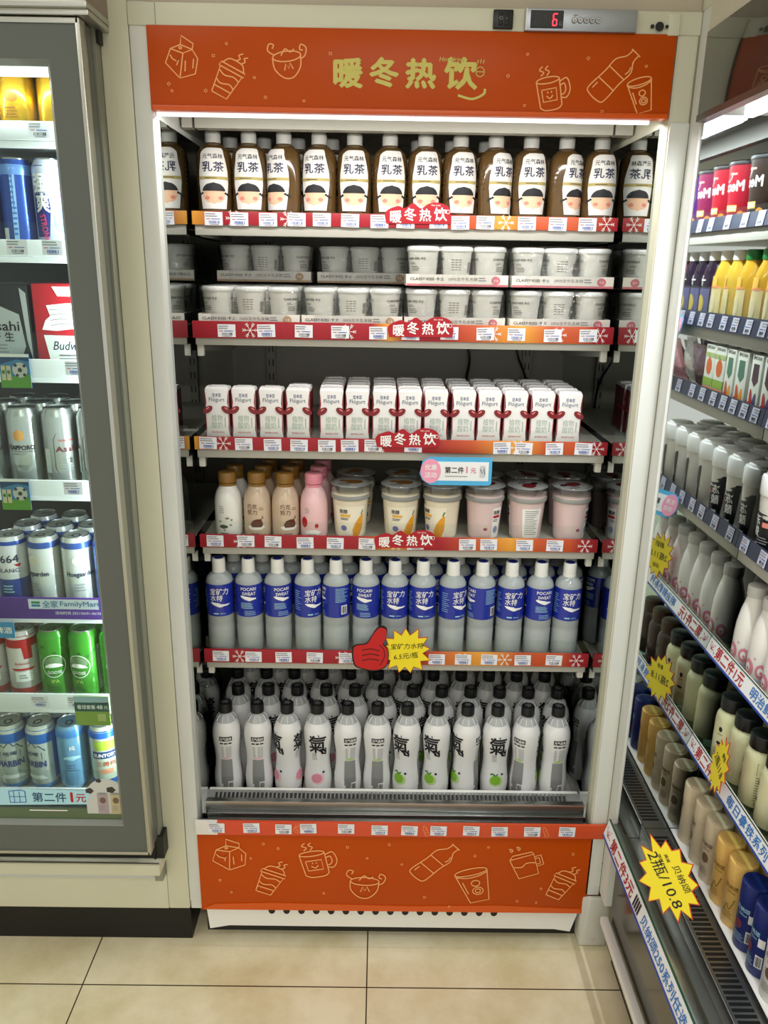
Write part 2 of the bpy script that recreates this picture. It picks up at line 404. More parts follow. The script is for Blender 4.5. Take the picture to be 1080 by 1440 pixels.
def price_tag_mesh(f_of, w=.038, h=.0265, seed=3, card=None):
    """a shelf price card: title line, small print, barcode"""
    b = MB(); f = f_of(0); g = f_of(.0004)
    b.rect(0, 0, w, h, f, card or TAGW, 1)
    lines_of_print(b, g, -.002, h*.27, w*.8, h*.34, 2, GREYINK, seed, nu=1)
    b.rect(-w*.3, -h*.02, w*.2, h*.05, g, REDINK, 1); b.rect(w*.12, -.0006, w*.5, h*.05, g, BLUEINK, 1)
    barcode(b, g, w*.04, -h*.26, w*.6, h*.2, BLUEINK if seed % 2 else INK, 8, seed)
    b.rect(w*.04, -h*.42, w*.5, h*.05, g, GREYINK, 1)
    return b
TAGS = {}
def put_tag(parent, kind, loc, rot=(0, 0, 0)):
    """price cards: a few printings, copied along the rails"""
    k = (kind, random.randrange(3))
    if k not in TAGS:
        fo = (lambda e: front(-e)) if kind != 'small' else (lambda e: front(-e))
        b = price_tag_mesh(fo, seed=k[1]+3) if kind == 'wide' else price_tag_mesh(fo, .03, .029, k[1]*2+6, mat('lavender_price_card', '#bfc2d6', .45))
        TAGS[k] = b.build('price_tag', parent, smooth=False); o = TAGS[k]
    else:
        o = TAGS[k].copy(); COL.objects.link(o); o.parent = parent
    o.location = loc; o.rotation_euler = rot
    return o

# ------------------------------------------------------------------ the tall open cooler in the middle
XL, XR = -.412, .506
YF = 1.55
cooler = thing('display_cooler', 'tall open drinks cooler with orange winter hot drink panels, in the middle', 'cooler', (.047, 1.9, 0))
CO = Vector((.047, 1.9, 0))
def cpart(b, name, label=None, parent=None, **k):
    """geometry is written in room coordinates; parts sit under the cooler's base"""
    b.v = [(x-CO.x, y-CO.y, z-CO.z) for x, y, z in b.v]
    return b.build(name, parent or cooler, label=label, **k)
b = MB().box(-.444, XL, YF, 2.26, .115, 2.02, WHITEP, .004)
cpart(b, 'side_panel', 'white painted side panel with chipped paint')
b = MB().box(XR, .5445, YF, 2.26, .15, 2.02, BEIGE, .006)
b.box(XR+.003, .5445, YF-.004, YF+.004, .15, 1.845, WHITEP, .0035)
cpart(b, 'side_panel')
def rust_material():
    m = mat('rusting_white_foot', '#d8d8cf', .5); nt = m.node_tree; bs = nt.nodes['Principled BSDF']
    nz = nt.nodes.new('ShaderNodeTexNoise'); nz.inputs['Scale'].default_value = 22; nz.inputs['Detail'].default_value = 8
    tc = nt.nodes.new('ShaderNodeTexCoord'); rp = nt.nodes.new('ShaderNodeValToRGB')
    rp.color_ramp.elements[0].position = .60; rp.color_ramp.elements[0].color = lin('#d8d8cf')
    rp.color_ramp.elements[1].position = .70; rp.color_ramp.elements[1].color = lin('#6e4a1c')
    nt.links.new(tc.outputs['Object'], nz.inputs['Vector']); nt.links.new(nz.outputs['Fac'], rp.inputs['Fac']); nt.links.new(rp.outputs['Color'], bs.inputs['Base Color'])
    return m
b = MB().box(XR, .575, YF-.01, 1.75, .001, .147, rust_material(), .008)
b.box(XR-.002, .56, YF-.003, YF+.02, .147, .158, mat('rust', '#4a2c12', .8, vary=.3, scale=60))
cpart(b, 'foot', 'white corner foot with rust stains')
b = MB().box(-.4435, -.405, YF+.004, 2.2, .09, .117, WHITEP, .003); cpart(b, 'side_panel_foot')
for x0, s in ((XL, 1), (XR, -1)):
    b = MB().box(min(x0, x0+s*.004), max(x0, x0+s*.004), YF+.03, 2.2, .30, 1.84, MIRROR)
    cpart(b, 'mirror_panel', 'polished steel inner wall that mirrors the shelves', smooth=False)
b = MB().box(XL, XR, 2.2, 2.26, .12, 1.95, DARKIN)
for x in (-.30, .40):                                               # slotted uprights on the back wall
    b.box(x-.012, x+.012, 2.185, 2.2, .3, 1.84, SHELFM)
    for k in range(38):
        for dx in (-.005, .005): b.box(x+dx-.0015, x+dx+.0015, 2.1842, 2.186, .34+k*.038, .358+k*.038, BLACK)
cpart(b, 'back_panel', smooth=False)
b = MB().tube(smooth_path([(.22, 2.18, 1.43), (.24, 2.17, 1.36), (.235, 2.18, 1.28), (.26, 2.18, 1.2)], 5), .004, BLACK, 6)
cpart(b, 'cable')
b = MB().tube(smooth_path([(.36, 2.18, 1.43), (.37, 2.17, 1.37), (.40, 2.18, 1.3), (.41, 2.18, 1.22)], 5), .003, BLACK, 6)
cpart(b, 'cable')
# header with controls
b = MB().box(-.444, .5445, YF-.004, 2.26, 1.982, 2.018, BEIGE, .003)
b.box(-.3965, -.3955, YF-.0048, YF, 1.984, 2.016, GREYINK); b.box(.486, .506, YF-.008, YF, 1.98, 2.014, BEIGE, .002)
b.box(-.444, .5445, YF+.006, 2.26, 2.018, 2.34, mat('header_upper', '#b9ae9d', .5, vary=.04))
cpart(b, 'header', 'cream header strip above the orange panel')
fz = front(YF-.0092)
b = MB()
for x, r in ((.458, .0035), (.4705, .0075), (.483, .003)): b.poly(ell(x, 1.993, r, r, 16), fz, BLACK)
cpart(b, 'drain_hole', smooth=False)
b = MB().box(.184, .218, YF-.012, YF-.004, 1.985, 2.014, BLACK, .002)
b.box(.193, .2, YF-.015, YF-.011, 1.99, 2.009, MATTEBLACK, .001); b.box(.203, .21, YF-.014, YF-.011, 1.99, 2.009, MATTEBLACK, .001)
b.text('O', .008, front(YF-.0152), GREYINK, .1965, 2.0); b.text('-', .01, front(YF-.0142), GREYINK, .2065, 2.0)
cpart(b, 'rocker_switch', 'black rocker switch')
b = MB().box(.238, .430, YF-.014, YF-.004, 1.982, 2.0165, mat('brushed_aluminium', '#a9aeb6', .35, .75), .002)
b.box(.2395, .241, YF-.016, YF-.004, 1.983, 2.0155, WHITE)
ctrl = cpart(b, 'control_panel', 'silver digital temperature controller')
b = MB().box(.247, .303, YF-.0165, YF-.0142, 1.986, 2.0125, BLACK, .001)
f = front(YF-.0168)
GHOST = mat('unlit_segment', '#33302a', .4)
SEG = dict(a=(0, 1, .8, 0), b=(.45, .5, 0, .8), c=(.45, -.5, 0, .8), d=(0, -1, .8, 0), e=(-.45, -.5, 0, .8), f=(-.45, .5, 0, .8), g=(0, 0, .8, 0))
for x in (.2585, .2675, .2765):
    for q in 'abcdefg':
        u, v, w, h = SEG[q]; b.rect(x+u*.0065, 1.9985+v*.0085, max(w*.0062, .0012), max(h*.0085, .0012), f, GHOST, 1)
LEDR = mat('lit_red_segment', '#ff2030', .4, emit=6)
for q in 'afgecd':
    u, v, w, h = SEG[q]; b.rect(.2885+u*.0075+v*.0008, 1.9985+v*.0088, max(w*.0075, .0017), max(h*.0092, .0017), f, LEDR, 1)
b.line([(.297, 1.9905), (.3005, 1.9905), (.3005, 1.995), (.297, 1.995), (.297, 1.9905)], .0007, f, GREYINK)
b.v = [(x-CO.x, y-CO.y, z) for x, y, z in b.v]; b.build('display', ctrl, label='black display window with a red lit 6', smooth=False)
for k in range(5):
    x = .322 + k*.0102
    b = MB(); f = front(YF-.0155)
    b.poly(ell(x, 1.999, .0049, .0049, 18), f, mat('button_rim', '#3f4248', .4)); b.poly(ell(x, 1.999, .0042, .0042, 18), front(YF-.0158), mat('button_face', '#c5c9cf', .4))
    g = front(YF-.016)
    if k < 2: b.poly([(x-.0016, 1.9985+(.0018 if k == 0 else -.0014)*0), (x+.0016, 1.9985), (x, 2.0005 if k == 1 else 1.9968)], g, INK)
    else: b.rect(x, 2.0, .005, .001, g, INK, 1); b.rect(x, 1.9978, .004, .001, g, INK, 1)
    if k == 0: b.rect(.324, 2.0065, .007, .0012, f, GREYINK, 1)
    b.v = [(p-CO.x, q-CO.y, z) for p, q, z in b.v]; b.build('button', ctrl, smooth=False)

ORANGE = mat('orange_printed_film', '#bd4a08', .3, vary=.05, scale=4, spec=.2)
ORANGEL = mat('orange_film_fold', '#d95a18', .3)
LINEP = mat('peach_line_print', '#f7ac6c', .45)
TITLE = mat('lime_title_print', '#cfc565', .45)
SEAM = mat('bent_film_edge', '#ad3c0a', .35)
# upper panel: artboard units 0..745 across and 0..121 down
yb = YF-.006
def up(e): return lambda u, v: ((-.413 + u*.0012315), yb-e, 1.983 - v*.0011)
b = MB().box(XL-.001, XR-.002, yb, YF+.02, 1.849, 1.983, ORANGE, .003)
b.box(XL+.002, XR-.004, yb-.003, yb+.002, 1.849, 1.858, ORANGEL, .002)
f = up(.0005)
for kind, x, y, w, h, r in (('carton', 47, 46, 29, 34, -.05), ('togo', 113, 72, 31, 31, -.5), ('bowl', 197, 47, 27, 30, .12), ('mug', 571, 82, 30, 32, .2), ('bottle', 661, 59, 42, 42, -.72), ('cup', 702, 86, 28, 31, .28)):
    draw(b, kind, lambda u, v, x=x, y=y: f(x+u, y-v), 0, 0, w, h, r, 1.8, LINEP)
for i, (x, y) in enumerate(((93, 42), (112, 25), (80, 92), (32, 93), (28, 83), (150, 72), (165, 100), (220, 104), (258, 36), (536, 32), (510, 63), (536, 105), (622, 36), (705, 46), (648, 112))):
    draw(b, ('square', 'spark')[i % 2], lambda u, v, x=x, y=y: f(x+u, y-v), 0, 0, 4.2, 4.2, .2*i, 1.1, LINEP)
for ch, x, y, s in (('暖', 283, 63, 44), ('冬', 334, 61, 43), ('热', 386, 62, 44), ('饮', 443, 61, 47)):
    b.text(ch, s, lambda u, v, x=x, y=y: f(x+u, y-v), TITLE, bold=.05)
b.text('Hot drink', 9, lambda u, v: f(430+u, 41-v), TITLE, bold=.01, skew=.2)
for pl in (ell(470, 58, 6, 7, 14), [(463, 58), (477, 58)], [(466, 46), (467, 41)], [(470, 46), (471, 40)], [(474, 46), (475, 41)]): b.line(pl, 1.2, f, TITLE, len(pl) > 5)
for pl in (smooth_path([(440, 92), (460, 97), (476, 90), (478, 82)]),): b.line(pl, 3.5, f, TITLE)
cpart(b, 'banner', 'orange panel printed with line drawings of hot drinks and lime green lettering')
# tube cover under the header, and the grey trim behind it
b = MB().box(XL+.004, XR-.03, YF+.010, YF+.019, 1.8435, 1.8500, LAMP, .001)
cpart(b, 'lamp_cover', 'glowing white tube cover under the orange panel')
b = MB().box(XL+.006, -.385, 1.74, 1.77, 1.852, 1.884, SHELFM); b.box(-.38, .46, 1.74, 1.77, 1.852, 1.884, SHELFM); b.box(.465, XR-.006, 1.74, 1.77, 1.852, 1.884, SHELFM)
b.box(XL, XR, YF+.02, 2.26, 1.886, 1.9, DARKIN)
cpart(b, 'air_duct_trim')

# shelves: rail top, rail foot, lip foot, front, x range, print, tag places, snowflakes
RED, ORG, YEL = '#a01527', '#c4532a', '#e6a03a'
def shelf(name_label, zt, zb, zl, yf, stops, tags, flakes, guard=0, floor=0, depth=2.17, block=True):
    x0, x1 = XL+.013, XR-.013
    b = MB().box(x0, x1, yf+.004, depth, floor-.012, floor, SHELFM); b.box(x0, x1, yf, yf+.022, zl, floor-.001, SHELFM, .002)
    s = cpart(b, 'shelf', name_label)
    b = MB().box(x0-.004, x1+.004, yf-.006, yf-.001, zb, zt, ramp_mat('rail_print', 'X', [(p-CO.x, c) for p, c in stops]), .0008)
    f = front(yf-.0066)
    for x in flakes: snowflake(b, f, x, (zt+zb)/2, .016, WINK)
    cpart(b, 'price_rail', 'printed price rail fading from red to orange', s)
    for x in (x0+.005, x1-.005):
        sgn = 1 if x < 0 else -1
        b = MB()
        if block: b.box(x-.007, x+.007, yf+.02, yf+.034, zl-.026, zl, WHITE, .002)
        b.prism([(yf+.034, floor-.013), (yf+.034, zl-(.016 if block else .002)), (depth-.05, zl-(.05 if block else .004)), (depth, zl-(.05 if block else .004)), (depth, floor-.013)], lambda u, v: (x-.0015, u, v), (.003, 0, 0), SHELFM)
        cpart(b, 'bracket', None, s)
    if guard:
        b = MB().box(x0, x1, yf-.0008, yf+.0012, zb+.002, zt+guard, ACRYL); cpart(b, 'guard', 'clear acrylic front guard', s, smooth=False)
    for x in tags: put_tag(s, 'wide', (x+random.uniform(-.001, .001)-CO.x, yf-.0072-CO.y, (zt+zb)/2+random.uniform(-.002, .001)), (0, random.uniform(-.03, .03), 0))
    return s
def xs(px, x0, x1, a, b): return [a + (p-x0)/(x1-x0)*(b-a) for p in px]
A, B = XL+.013, XR-.013
def across(px, lo, hi): return xs(px, lo, hi, A, B)                 # tag places along a rail, in rail fractions
shelf('grey steel top shelf', 1.698, 1.671, 1.650, 1.78, [(A, YEL), (A+.05, RED), (.1, RED), (.2, ORG), (.25, YEL), (.31, ORG), (B-.07, ORG), (B, RED)],
      across((300, 335, 376, 416, 450, 490, 531, 568, 614, 644, 679, 737, 780, 822), 272, 862), [-.315, -.20, .26, B-.02], 0, 1.675, block=False)
shelf('grey steel second shelf', 1.476, 1.440, 1.425, 1.73, [(A, RED), (-.02, RED), (.02, YEL), (.05, RED), (.12, RED), (.2, ORG), (.3, YEL), (.36, ORG), (B-.06, ORG), (B-.03, RED), (B, RED)],
      across((317, 374, 427, 478, 532, 577, 632, 683, 727, 778, 828), 272, 862), [-.28, -.07, .24, .38, B-.025], 0, 1.466)
shelf('grey steel third shelf', 1.234, 1.205, 1.186, 1.69, [(A, YEL), (A+.02, RED), (.1, RED), (.2, ORG), (.3, YEL), (.36, ORG), (B-.06, ORG), (B-.03, RED), (B, RED)],
      across((289, 340, 380, 418, 458, 490, 523, 580, 707, 738, 782, 823), 272, 855), [-.34, .0, .3, B-.02], .022, 1.2275)
shelf('grey steel fourth shelf', 1.010, .979, .961, 1.69, [(A, RED), (-.05, RED), (0, ORG), (.04, YEL), (.08, RED), (.14, RED), (.22, ORG), (.3, YEL), (.36, ORG), (B-.06, ORG), (B-.03, RED), (B, RED)],
      across((305, 348, 387, 432, 475, 520, 589, 663, 693, 744, 787), 285, 846), [-.31, .04, B-.025], .03, .998)
shelf('grey steel fifth shelf', .734, .700, .683, 1.67, [(A, RED), (.05, RED), (.14, ORG), (.25, YEL), (.33, ORG), (B-.06, ORG), (B-.03, RED), (B, RED)],
      across((307, 354, 396, 440, 486, 614, 651, 689, 736, 781), 286, 828), [-.32, -.08, .03, .2, .3, B-.025], .03, .7145)

# bottom deck: slatted tray, comb grille, steel bumpers
b = MB().box(XL+.004, XR-.004, 1.64, 2.2, .285, .300, BLACK)
for k in range(14):
    x = XL+.03+k*.066; b.box(x, x+.042, 1.655, 2.2, .300, .318, WHITE, .002)
b.box(XL+.006, XR-.006, 1.649, 1.660, .296, .361, WHITE, .002)
cpart(b, 'deck', 'slatted white deck under the sparkling water bottles')
b = MB(); b.prism([(1.590, .330), (1.648, .330), (1.648, .362), (1.590, .338)], lambda u, v: (XL+.004, u, v), (XR-XL-.008, 0, 0), STEEL)
for k in range(85):
    x = XL+.024+k*.0101; b.add([(x, 1.596, .3413), (x+.0056, 1.596, .3413), (x+.0056, 1.641, .3599), (x, 1.641, .3599)], [(0, 1, 2, 3)], BLACK); b.tube([(x+.0078, 1.593, .3398), (x+.0078, 1.645, .3613)], .0019, STEEL, 6)
cpart(b, 'air_grille', 'comb slotted steel air grille')
for y0, y1, z0, z1, w in ((1.574, 1.590, .345, .384, .012), (1.560, 1.574, .338, .362, .018), (1.550, 1.562, .352-.022, .347, 0)):
    b = MB().box(XL+.002+w, XR-.004-w/2, y0, y1, z0, z1, STEEL, .002); b.box(XL+.002+w, XR-.004-w/2, y0-.0006, y0+.001, z1-.003, z1+.0005, mat('bright_edge', '#d5d8d8', .25, 1))
    cpart(b, 'bumper_bar', 'brushed steel bumper bar')
b = MB().box(XL-.004, .5435, YF-.012, YF-.006, .319, .357, ramp_mat('lower_rail_print', 'X', [(XL-CO.x, '#e9e6e2'), (XL+.045-CO.x, '#e9e6e2'), (XL+.046-CO.x, '#d94a2c'), (.5, '#d6532c')], .35), .001)
f = front(YF-.0126)
for x in (-.18, .12, .23, .4): draw(b, 'carton' if x < 0 else 'bottle', f, x, .338, .012, .014, .4, .0008, LINEP)
low = cpart(b, 'price_rail', 'orange price rail over the lower panel')
for x in xs((307, 355, 399, 433, 485, 531, 572, 612, 657, 696, 741, 789), 278, 845, XL-.004, .545):
    put_tag(low, 'wide', (x-CO.x, YF-.0134-CO.y, .339+random.uniform(-.001, .002)), (0, random.uniform(-.04, .04), 0))
yl = YF-.004
def lowf(e): return lambda u, v: (XL-.003 + u*.001722, yl-e, .319 - v*.00207)
b = MB().box(XL-.004, XR+.012, yl, YF+.004, .097, .32, ORANGE, .002)
b.prism([(XL-.003, .097), (XL+.03, .113), (XL+.17, .118), (.1, .112), (.3, .117), (XR+.011, .108), (XR+.011, .097)], front(yl-.0016), (0, .0015, 0), ORANGEL)
f = lowf(.0022)
for kind, x, y, w, h, r in (('carton', 41, 30, 30, 24, .1), ('togo', 98, 63, 29, 22, -.4), ('mug', 160, 37, 32, 24, .2), ('bowl', 229, 69, 27, 23, -.03), ('bottle', 326, 36, 38, 30, -.8), ('cup', 382, 67, 37, 29, .28), ('pot', 449, 36, 30, 24, .35), ('togo', 503, 65, 27, 22, -.45)):
    draw(b, kind, lambda u, v, x=x, y=y: f(x+u, y-v), 0, 0, w, h, r, 1.5, LINEP)
for i, (x, y) in enumerate(((28, 65), (43, 82), (90, 14), (72, 34), (110, 20), (172, 82), (205, 17), (232, 32), (262, 13), (280, 40), (313, 86), (348, 99), (380, 27), (398, 15), (443, 90), (470, 92), (515, 23), (475, 72))):
    draw(b, ('square', 'spark')[i % 2], lambda u, v, x=x, y=y: f(x+u, y-v), 0, 0, 3.4, 3.4, .2*i, .9, LINEP)
cpart(b, 'banner', 'orange lower panel printed with line drawings of drinks')
b = MB(); z0, z1 = .036, .098
b.prism([(XL+.006, z1), (XL+.012, z0-.006), (XL+.06, z0+.004), (XR-.06, z0+.003), (XR-.02, z0-.004), (XR-.003, z1)], front(YF+.004), (0, .004, 0), WHITE)
for k in range(16): b.poly([(x, min(z, .0965)) for x, z in ell(-.247 + k*.0362, .088, .0085, .0115, 16)], front(YF+.0036), BLACK)
cpart(b, 'kick_plate', 'white kick plate with a row of round vent holes')
b = MB().box(XL, XR, YF+.03, 2.2, .0, .29, mat('dark_underside', '#2c2a26', .7)); cpart(b, 'base')
# ------------------------------------------------------------------ the glass door refrigerator on the left
FO = Vector((-.80, 1.85, 0))
fridge = thing('glass_door_refrigerator', 'glass door refrigerator full of beer cans with a grey door frame and black toe kick', 'refrigerator', FO)
def fpart(b, name, label=None, parent=None, **k):
    b.v = [(x-FO.x, y-FO.y, z-FO.z) for x, y, z in b.v]
    return b.build(name, parent or fridge, label=label, **k)
GREYF = mat('grey_door_frame', '#5c615c', .4, vary=.03, scale=3)
GREYB = mat('grey_frame_bevel', '#7d827b', .4)
INW = mat('white_cooler_lining', '#c9cfce', .5)
ALU = mat('satin_aluminium', '#bcbdb6', .3, .9)
b = MB().box(-.4955, -.4445, YF, 2.26, .093, 2.34, PANEL, .004); fpart(b, 'side_panel', 'ivory side panel between the two coolers')
b = MB().box(-.5145, -.4955, 1.522, 2.2, .20, 2.0, mat('grey_green_jamb', '#8d9083', .5)); b.box(-.5085, -.5045, 1.512, 1.523, .25, 1.99, BLACK)
fpart(b, 'door_jamb')
b = MB().box(-1.5, -.4955, YF, 2.2, .093, .19, PANEL, .002)
b.prism([(YF, .19), (1.535, .236), (1.60, .236), (1.60, .19)], lambda u, v: (-1.5, u, v), (1.0035, 0, 0), PANEL)
fpart(b, 'base_panel')
b = MB().box(-1.5, -.4935, 1.497, 1.60, .236, .270, PANEL, .003); b.box(-1.5, -.4935, 1.4962, 1.50, .2675, .2712, ALU); fpart(b, 'sill')
b = MB().box(-1.5, -.4445, YF+.003, 2.2, 0, .093, MATTEBLACK); fpart(b, 'toe_kick', 'black toe kick')
b = MB().box(-1.5, -.486, 1.515, 1.60, .271, .33, mat('dark_gap', '#1b1a18', .5)); fpart(b, 'lower_door_gap')
b = MB().box(-1.5, -.49, 1.53, 1.6, 1.95, 2.0, mat('dark_gap', '#1b1a18', .5)); fpart(b, 'upper_door_gap')
b = MB().box(-1.5, -.477, 1.44, 1.60, 1.979, 1.990, ALU, .003); b.box(-1.5, -.478, 1.448, 1.60, 1.970, 1.979, ALU, .002)
b.box(-1.5, -.478, 1.443, 1.60, 1.990, 2.3, mat('taupe_fascia', '#94887d', .45, vary=.04), .002); fpart(b, 'fascia')
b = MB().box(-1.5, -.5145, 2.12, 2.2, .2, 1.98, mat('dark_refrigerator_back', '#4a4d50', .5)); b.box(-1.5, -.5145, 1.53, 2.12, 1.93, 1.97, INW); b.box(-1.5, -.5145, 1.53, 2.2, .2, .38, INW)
b.box(-.5205, -.5145, 1.53, 2.12, .38, 1.93, INW); fpart(b, 'lining', smooth=False)
b = MB().box(-1.45, -.56, 1.522, 1.534, 1.896, 1.926, LAMP, .002); fpart(b, 'lamp_cover', 'lit white lamp cover')
# door
D0, D1, DZ0, DZ1 = -1.16, -.4975, .334, 1.966
b = MB(); w = .0535; y0, y1 = 1.457, 1.512
for (p0, p1, q0, q1) in ((D1-w, D1, DZ0, DZ1), (D0, D0+w, DZ0, DZ1), (D0+w, D1-w, DZ0, DZ0+.072), (D0+w, D1-w, DZ1-.058, DZ1)):
    b.box(p0, p1, y0, y1, q0, q1, GREYF)
X0, X1, Z0, Z1 = D0+w, D1-w, DZ0+.072, DZ1-.058
for q in ([(X1, Z0), (X1-.008, Z0+.008), (X1-.008, Z1-.008), (X1, Z1)], [(X0, Z1), (X0+.008, Z1-.008), (X1-.008, Z1-.008), (X1, Z1)], [(X0, Z0), (X0+.008, Z0+.008), (X1-.008, Z0+.008), (X1, Z0)]):
    b.add([(q[0][0], y0, q[0][1]), (q[1][0], y0+.012, q[1][1]), (q[2][0], y0+.012, q[2][1]), (q[3][0], y0, q[3][1])], [(0, 1, 2, 3)], GREYB)
door = fpart(b, 'door', 'grey framed glass door', smooth=False)
b = MB()
for (p0, p1, q0, q1) in ((D1-.0055, D1+.002, DZ0-.002, DZ1+.002), (D0, D1, DZ0-.002, DZ0+.0055), (D0, D1, DZ1-.0065, DZ1+.002)): b.box(p0, p1, y0-.003, y1-.03, q0, q1, ALU, .0012)
fpart(b, 'edge_trim', 'silver edge trim', door)
b = MB().box(X0-.002, X1+.002, 1.471, 1.477, Z0-.002, Z1+.002, GLASS); fpart(b, 'glass_pane', None, door, smooth=False)
b = MB().box(-.545, -.530, 1.465, 1.495, DZ1, 1.974, ALU, .003); fpart(b, 'hinge', None, door)
# sticker along the foot of the glass
b = MB(); ys = 1.4702
GRASSP = mat('pitch_green_print', '#5b6b4e', .5); SKYP = mat('pale_blue_print', '#a9d8e6', .5); BALLW = mat('ball_white_print', '#c3c6c2', .5); BALLK = mat('ball_dark_print', '#3c3733', .5)
b.rect(-.84, .424, .58, .034, front(ys), GRASSP, 1)
b.poly([(-.86, .447), (-.632, .452), (-.622, .487), (-.86, .493)], front(ys-.0004), SKYP)
b.line([(-.80, .455), (-.80, .484), (-.775, .487), (-.765, .484), (-.765, .456)], .0022, front(ys-.0008), BLUEINK, True)
for x in (-.79, -.778): b.line([(x, .456), (x, .484)], .0015, front(ys-.0008), BLUEINK)
b.line([(-.80, .470), (-.765, .470)], .0015, front(ys-.0008), BLUEINK)
b.text('第二件', .026, front(ys-.0008), mat('teal_ink', '#28506e', .5), -.713, .4695, bold=.018, width=.074); b.text('1', .034, front(ys-.0008), REDINK, -.664, .470, bold=.05); b.text('元', .024, front(ys-.0008), REDINK, -.644, .468, bold=.018)
lines_of_print(b, front(ys-.0008), -.70, .4355, .12, .006, 1, WINK, 3)
b.poly([(x, z) for x, z in ell(-.588, .470, .045, .048, 28, .0, PI)] + [(-.633, .428), (-.543, .428)], front(ys-.0002), BALLW)
for cx, cz, r in ((-.624, .487, .010), (-.577, .490, .011), (-.602, .513, .007), (-.553, .503, .006)): b.poly([(cx + r*math.cos(a), cz + r*.8*math.sin(a)) for a in [k*2*PI/5 for k in range(5)]], front(ys-.0005), BALLK)
for cx, c in ((-.5965, '#a7969c'), (-.568, '#b6ad85')):
    m = mat('tiny_can_print' + c, c, .4); b.rect(cx, .454, .0235, .052, front(ys-.0008), m, 1); b.poly(ell(cx, .480, .011, .003, 12), front(ys-.001), mat('tin_print', '#8d8d8d', .4))
    b.poly(ell(cx, .463, .007, .008, 12), front(ys-.001), mat('tiny_emblem' + c, '#6e5a4c', .5)); lines_of_print(b, front(ys-.001), cx, .443, .017, .014, 3, GREYINK, 4)
fpart(b, 'sticker', 'football promotion sticker with 第二件1元 lettering', door, smooth=False)
# shelves behind the glass
WRAIL = mat('white_rail', '#dfe4e4', .4); PURPLE = mat('purple_strip', '#4a2a7e', .45)
def fshelf(zt, zb, tags, yf=1.545, purple=False, guard=.05, depth=2.1):
    b = MB().box(-1.3, -.5245, yf+.002, depth, zb-.006, zb, INW); b.box(-1.3, -.524, yf, yf+.012, zb-.012, zb, WRAIL, .002)
    for k in range(12): b.box(-1.29, -.53, 1.57+k*.045, 1.59+k*.045, zb, zb+.002, WHITE)
    s = fpart(b, 'shelf', 'white refrigerator shelf')
    b = MB().box(-1.3, -.524, yf-.006, yf-.001, zb, zt, PURPLE if purple else WRAIL, .001)
    if purple:
        f = front(yf-.0066); g = front(yf-.007); b.rect(-.664, zt-.014, .148, .0225, f, mat('pale_strip_label', '#d8e2f0', .5), 1)
        b.rect(-.7225, zt-.0105, .018, .005, g, mat('shop_green', '#2f8b57', .5), 1); b.rect(-.7225, zt-.0175, .018, .005, g, mat('shop_blue', '#2b7cb8', .5), 1)
        FM = mat('family_blue_ink', '#2f77a6', .5)
        b.text('全家', .017, g, FM, -.692, zt-.014, bold=.012); b.text('FamilyMart', .016, g, FM, -.629, zt-.0145, bold=.012, width=.084)
        b.text('活动时间 2021/06/01-06/30', .0085, f, WINK, -.635, zt-.034)
    fpart(b, 'price_rail', 'purple promotion strip' if purple else None, s)
    if guard:
        b = MB().box(-1.3, -.524, yf-.0006, yf+.0014, zt, zt+guard, ACRYL)
        fpart(b, 'guard', 'clear acrylic guard', s, smooth=False)
    for x in tags: put_tag(s, 'wide', (x-FO.x, yf-.0072-FO.y, (zt+zb)/2+.001))
for zt, zb, tags, pu, g in ((1.828, 1.797, (-.70, -.612), 0, .03), (1.629, 1.600, (-.675, -.61, -.55), 0, .03), (1.411, 1.377, (-.59, -.72), 0, .05), (1.17, 1.137, (-.618, -.555, -.73), 0, .05),
                           (.913, .864, (), 1, .05), (.684, .645, (-.66, -.74), 0, .05)): fshelf(zt, zb, tags, purple=pu, guard=g)
fshelf(.440, .407, (), guard=.045)

# ------------------------------------------------------------------ the open corner cooler on the right
GO = Vector((.95, 1.0, 0))
corner = thing('open_display_cooler', 'open dairy cooler along the right wall with dark glass canopy and navy price rails', 'cooler', GO)
def gpart(b, name, label=None, parent=None, **k):
    b.v = [(x-GO.x, y-GO.y, z-GO.z) for x, y, z in b.v]
    return b.build(name, parent or corner, label=label, **k)
G0, G1 = .35, 1.5
XM = .545
b = MB().box(XM, 1.36, G1, 1.549, .16, 2.02, WHITEP, .003); gpart(b, 'end_panel', 'white end panel beside the middle cooler')
b = MB().box(XM+.006, 1.25, G1-.003, G1, .30, 1.85, MIRROR); gpart(b, 'mirror_panel', 'polished steel end wall that mirrors the shelves', smooth=False)
DGLASS = mat('dark_canopy_glass', '#2e322e', .04, 0, spec=.4)
b = MB().box(XM-.006, XM, G0, G1, 1.848, 1.976, DGLASS, .001); b.box(XM-.0075, XM+.01, G0, G1, 1.838, 1.8485, mat('canopy_edge', '#6f706b', .3, .7)); gpart(b, 'canopy_glass', 'dark glossy canopy glass')
b = MB().box(XM-.004, 1.3, G0, G1, 1.976, 2.34, BEIGE, .002); b.box(XM+.012, 1.3, G0, G1, 1.886, 1.976, DARKIN); b.box(XM+.0005, 1.3, G1, 1.556, 2.02, 2.34, BEIGE, .002); gpart(b, 'canopy', 'cream canopy box')
b = MB().box(.613, .631, G0, G1-.013, 1.844, 1.876, LAMP, .003); b.box(.611, .633, G0, G1-.013, 1.876, 1.886, WHITE); gpart(b, 'lamp_cover', 'lit white tube cover under the canopy')
b = MB().box(.72, .74, G0, G1-.004, 1.835, 1.885, mat('dark_duct_enamel', '#55544f', .5)); gpart(b, 'air_duct_trim')  # one even dark grey enamel along the whole trim
b = MB().box(1.22, 1.3, G0, G1, .1, 1.9, DARKIN); gpart(b, 'back_panel')
NAVYR = mat('navy_rail', '#262b44', .4); GLASSED = mat('green_glass_edge', '#4f7a68', .15, trans=.3)
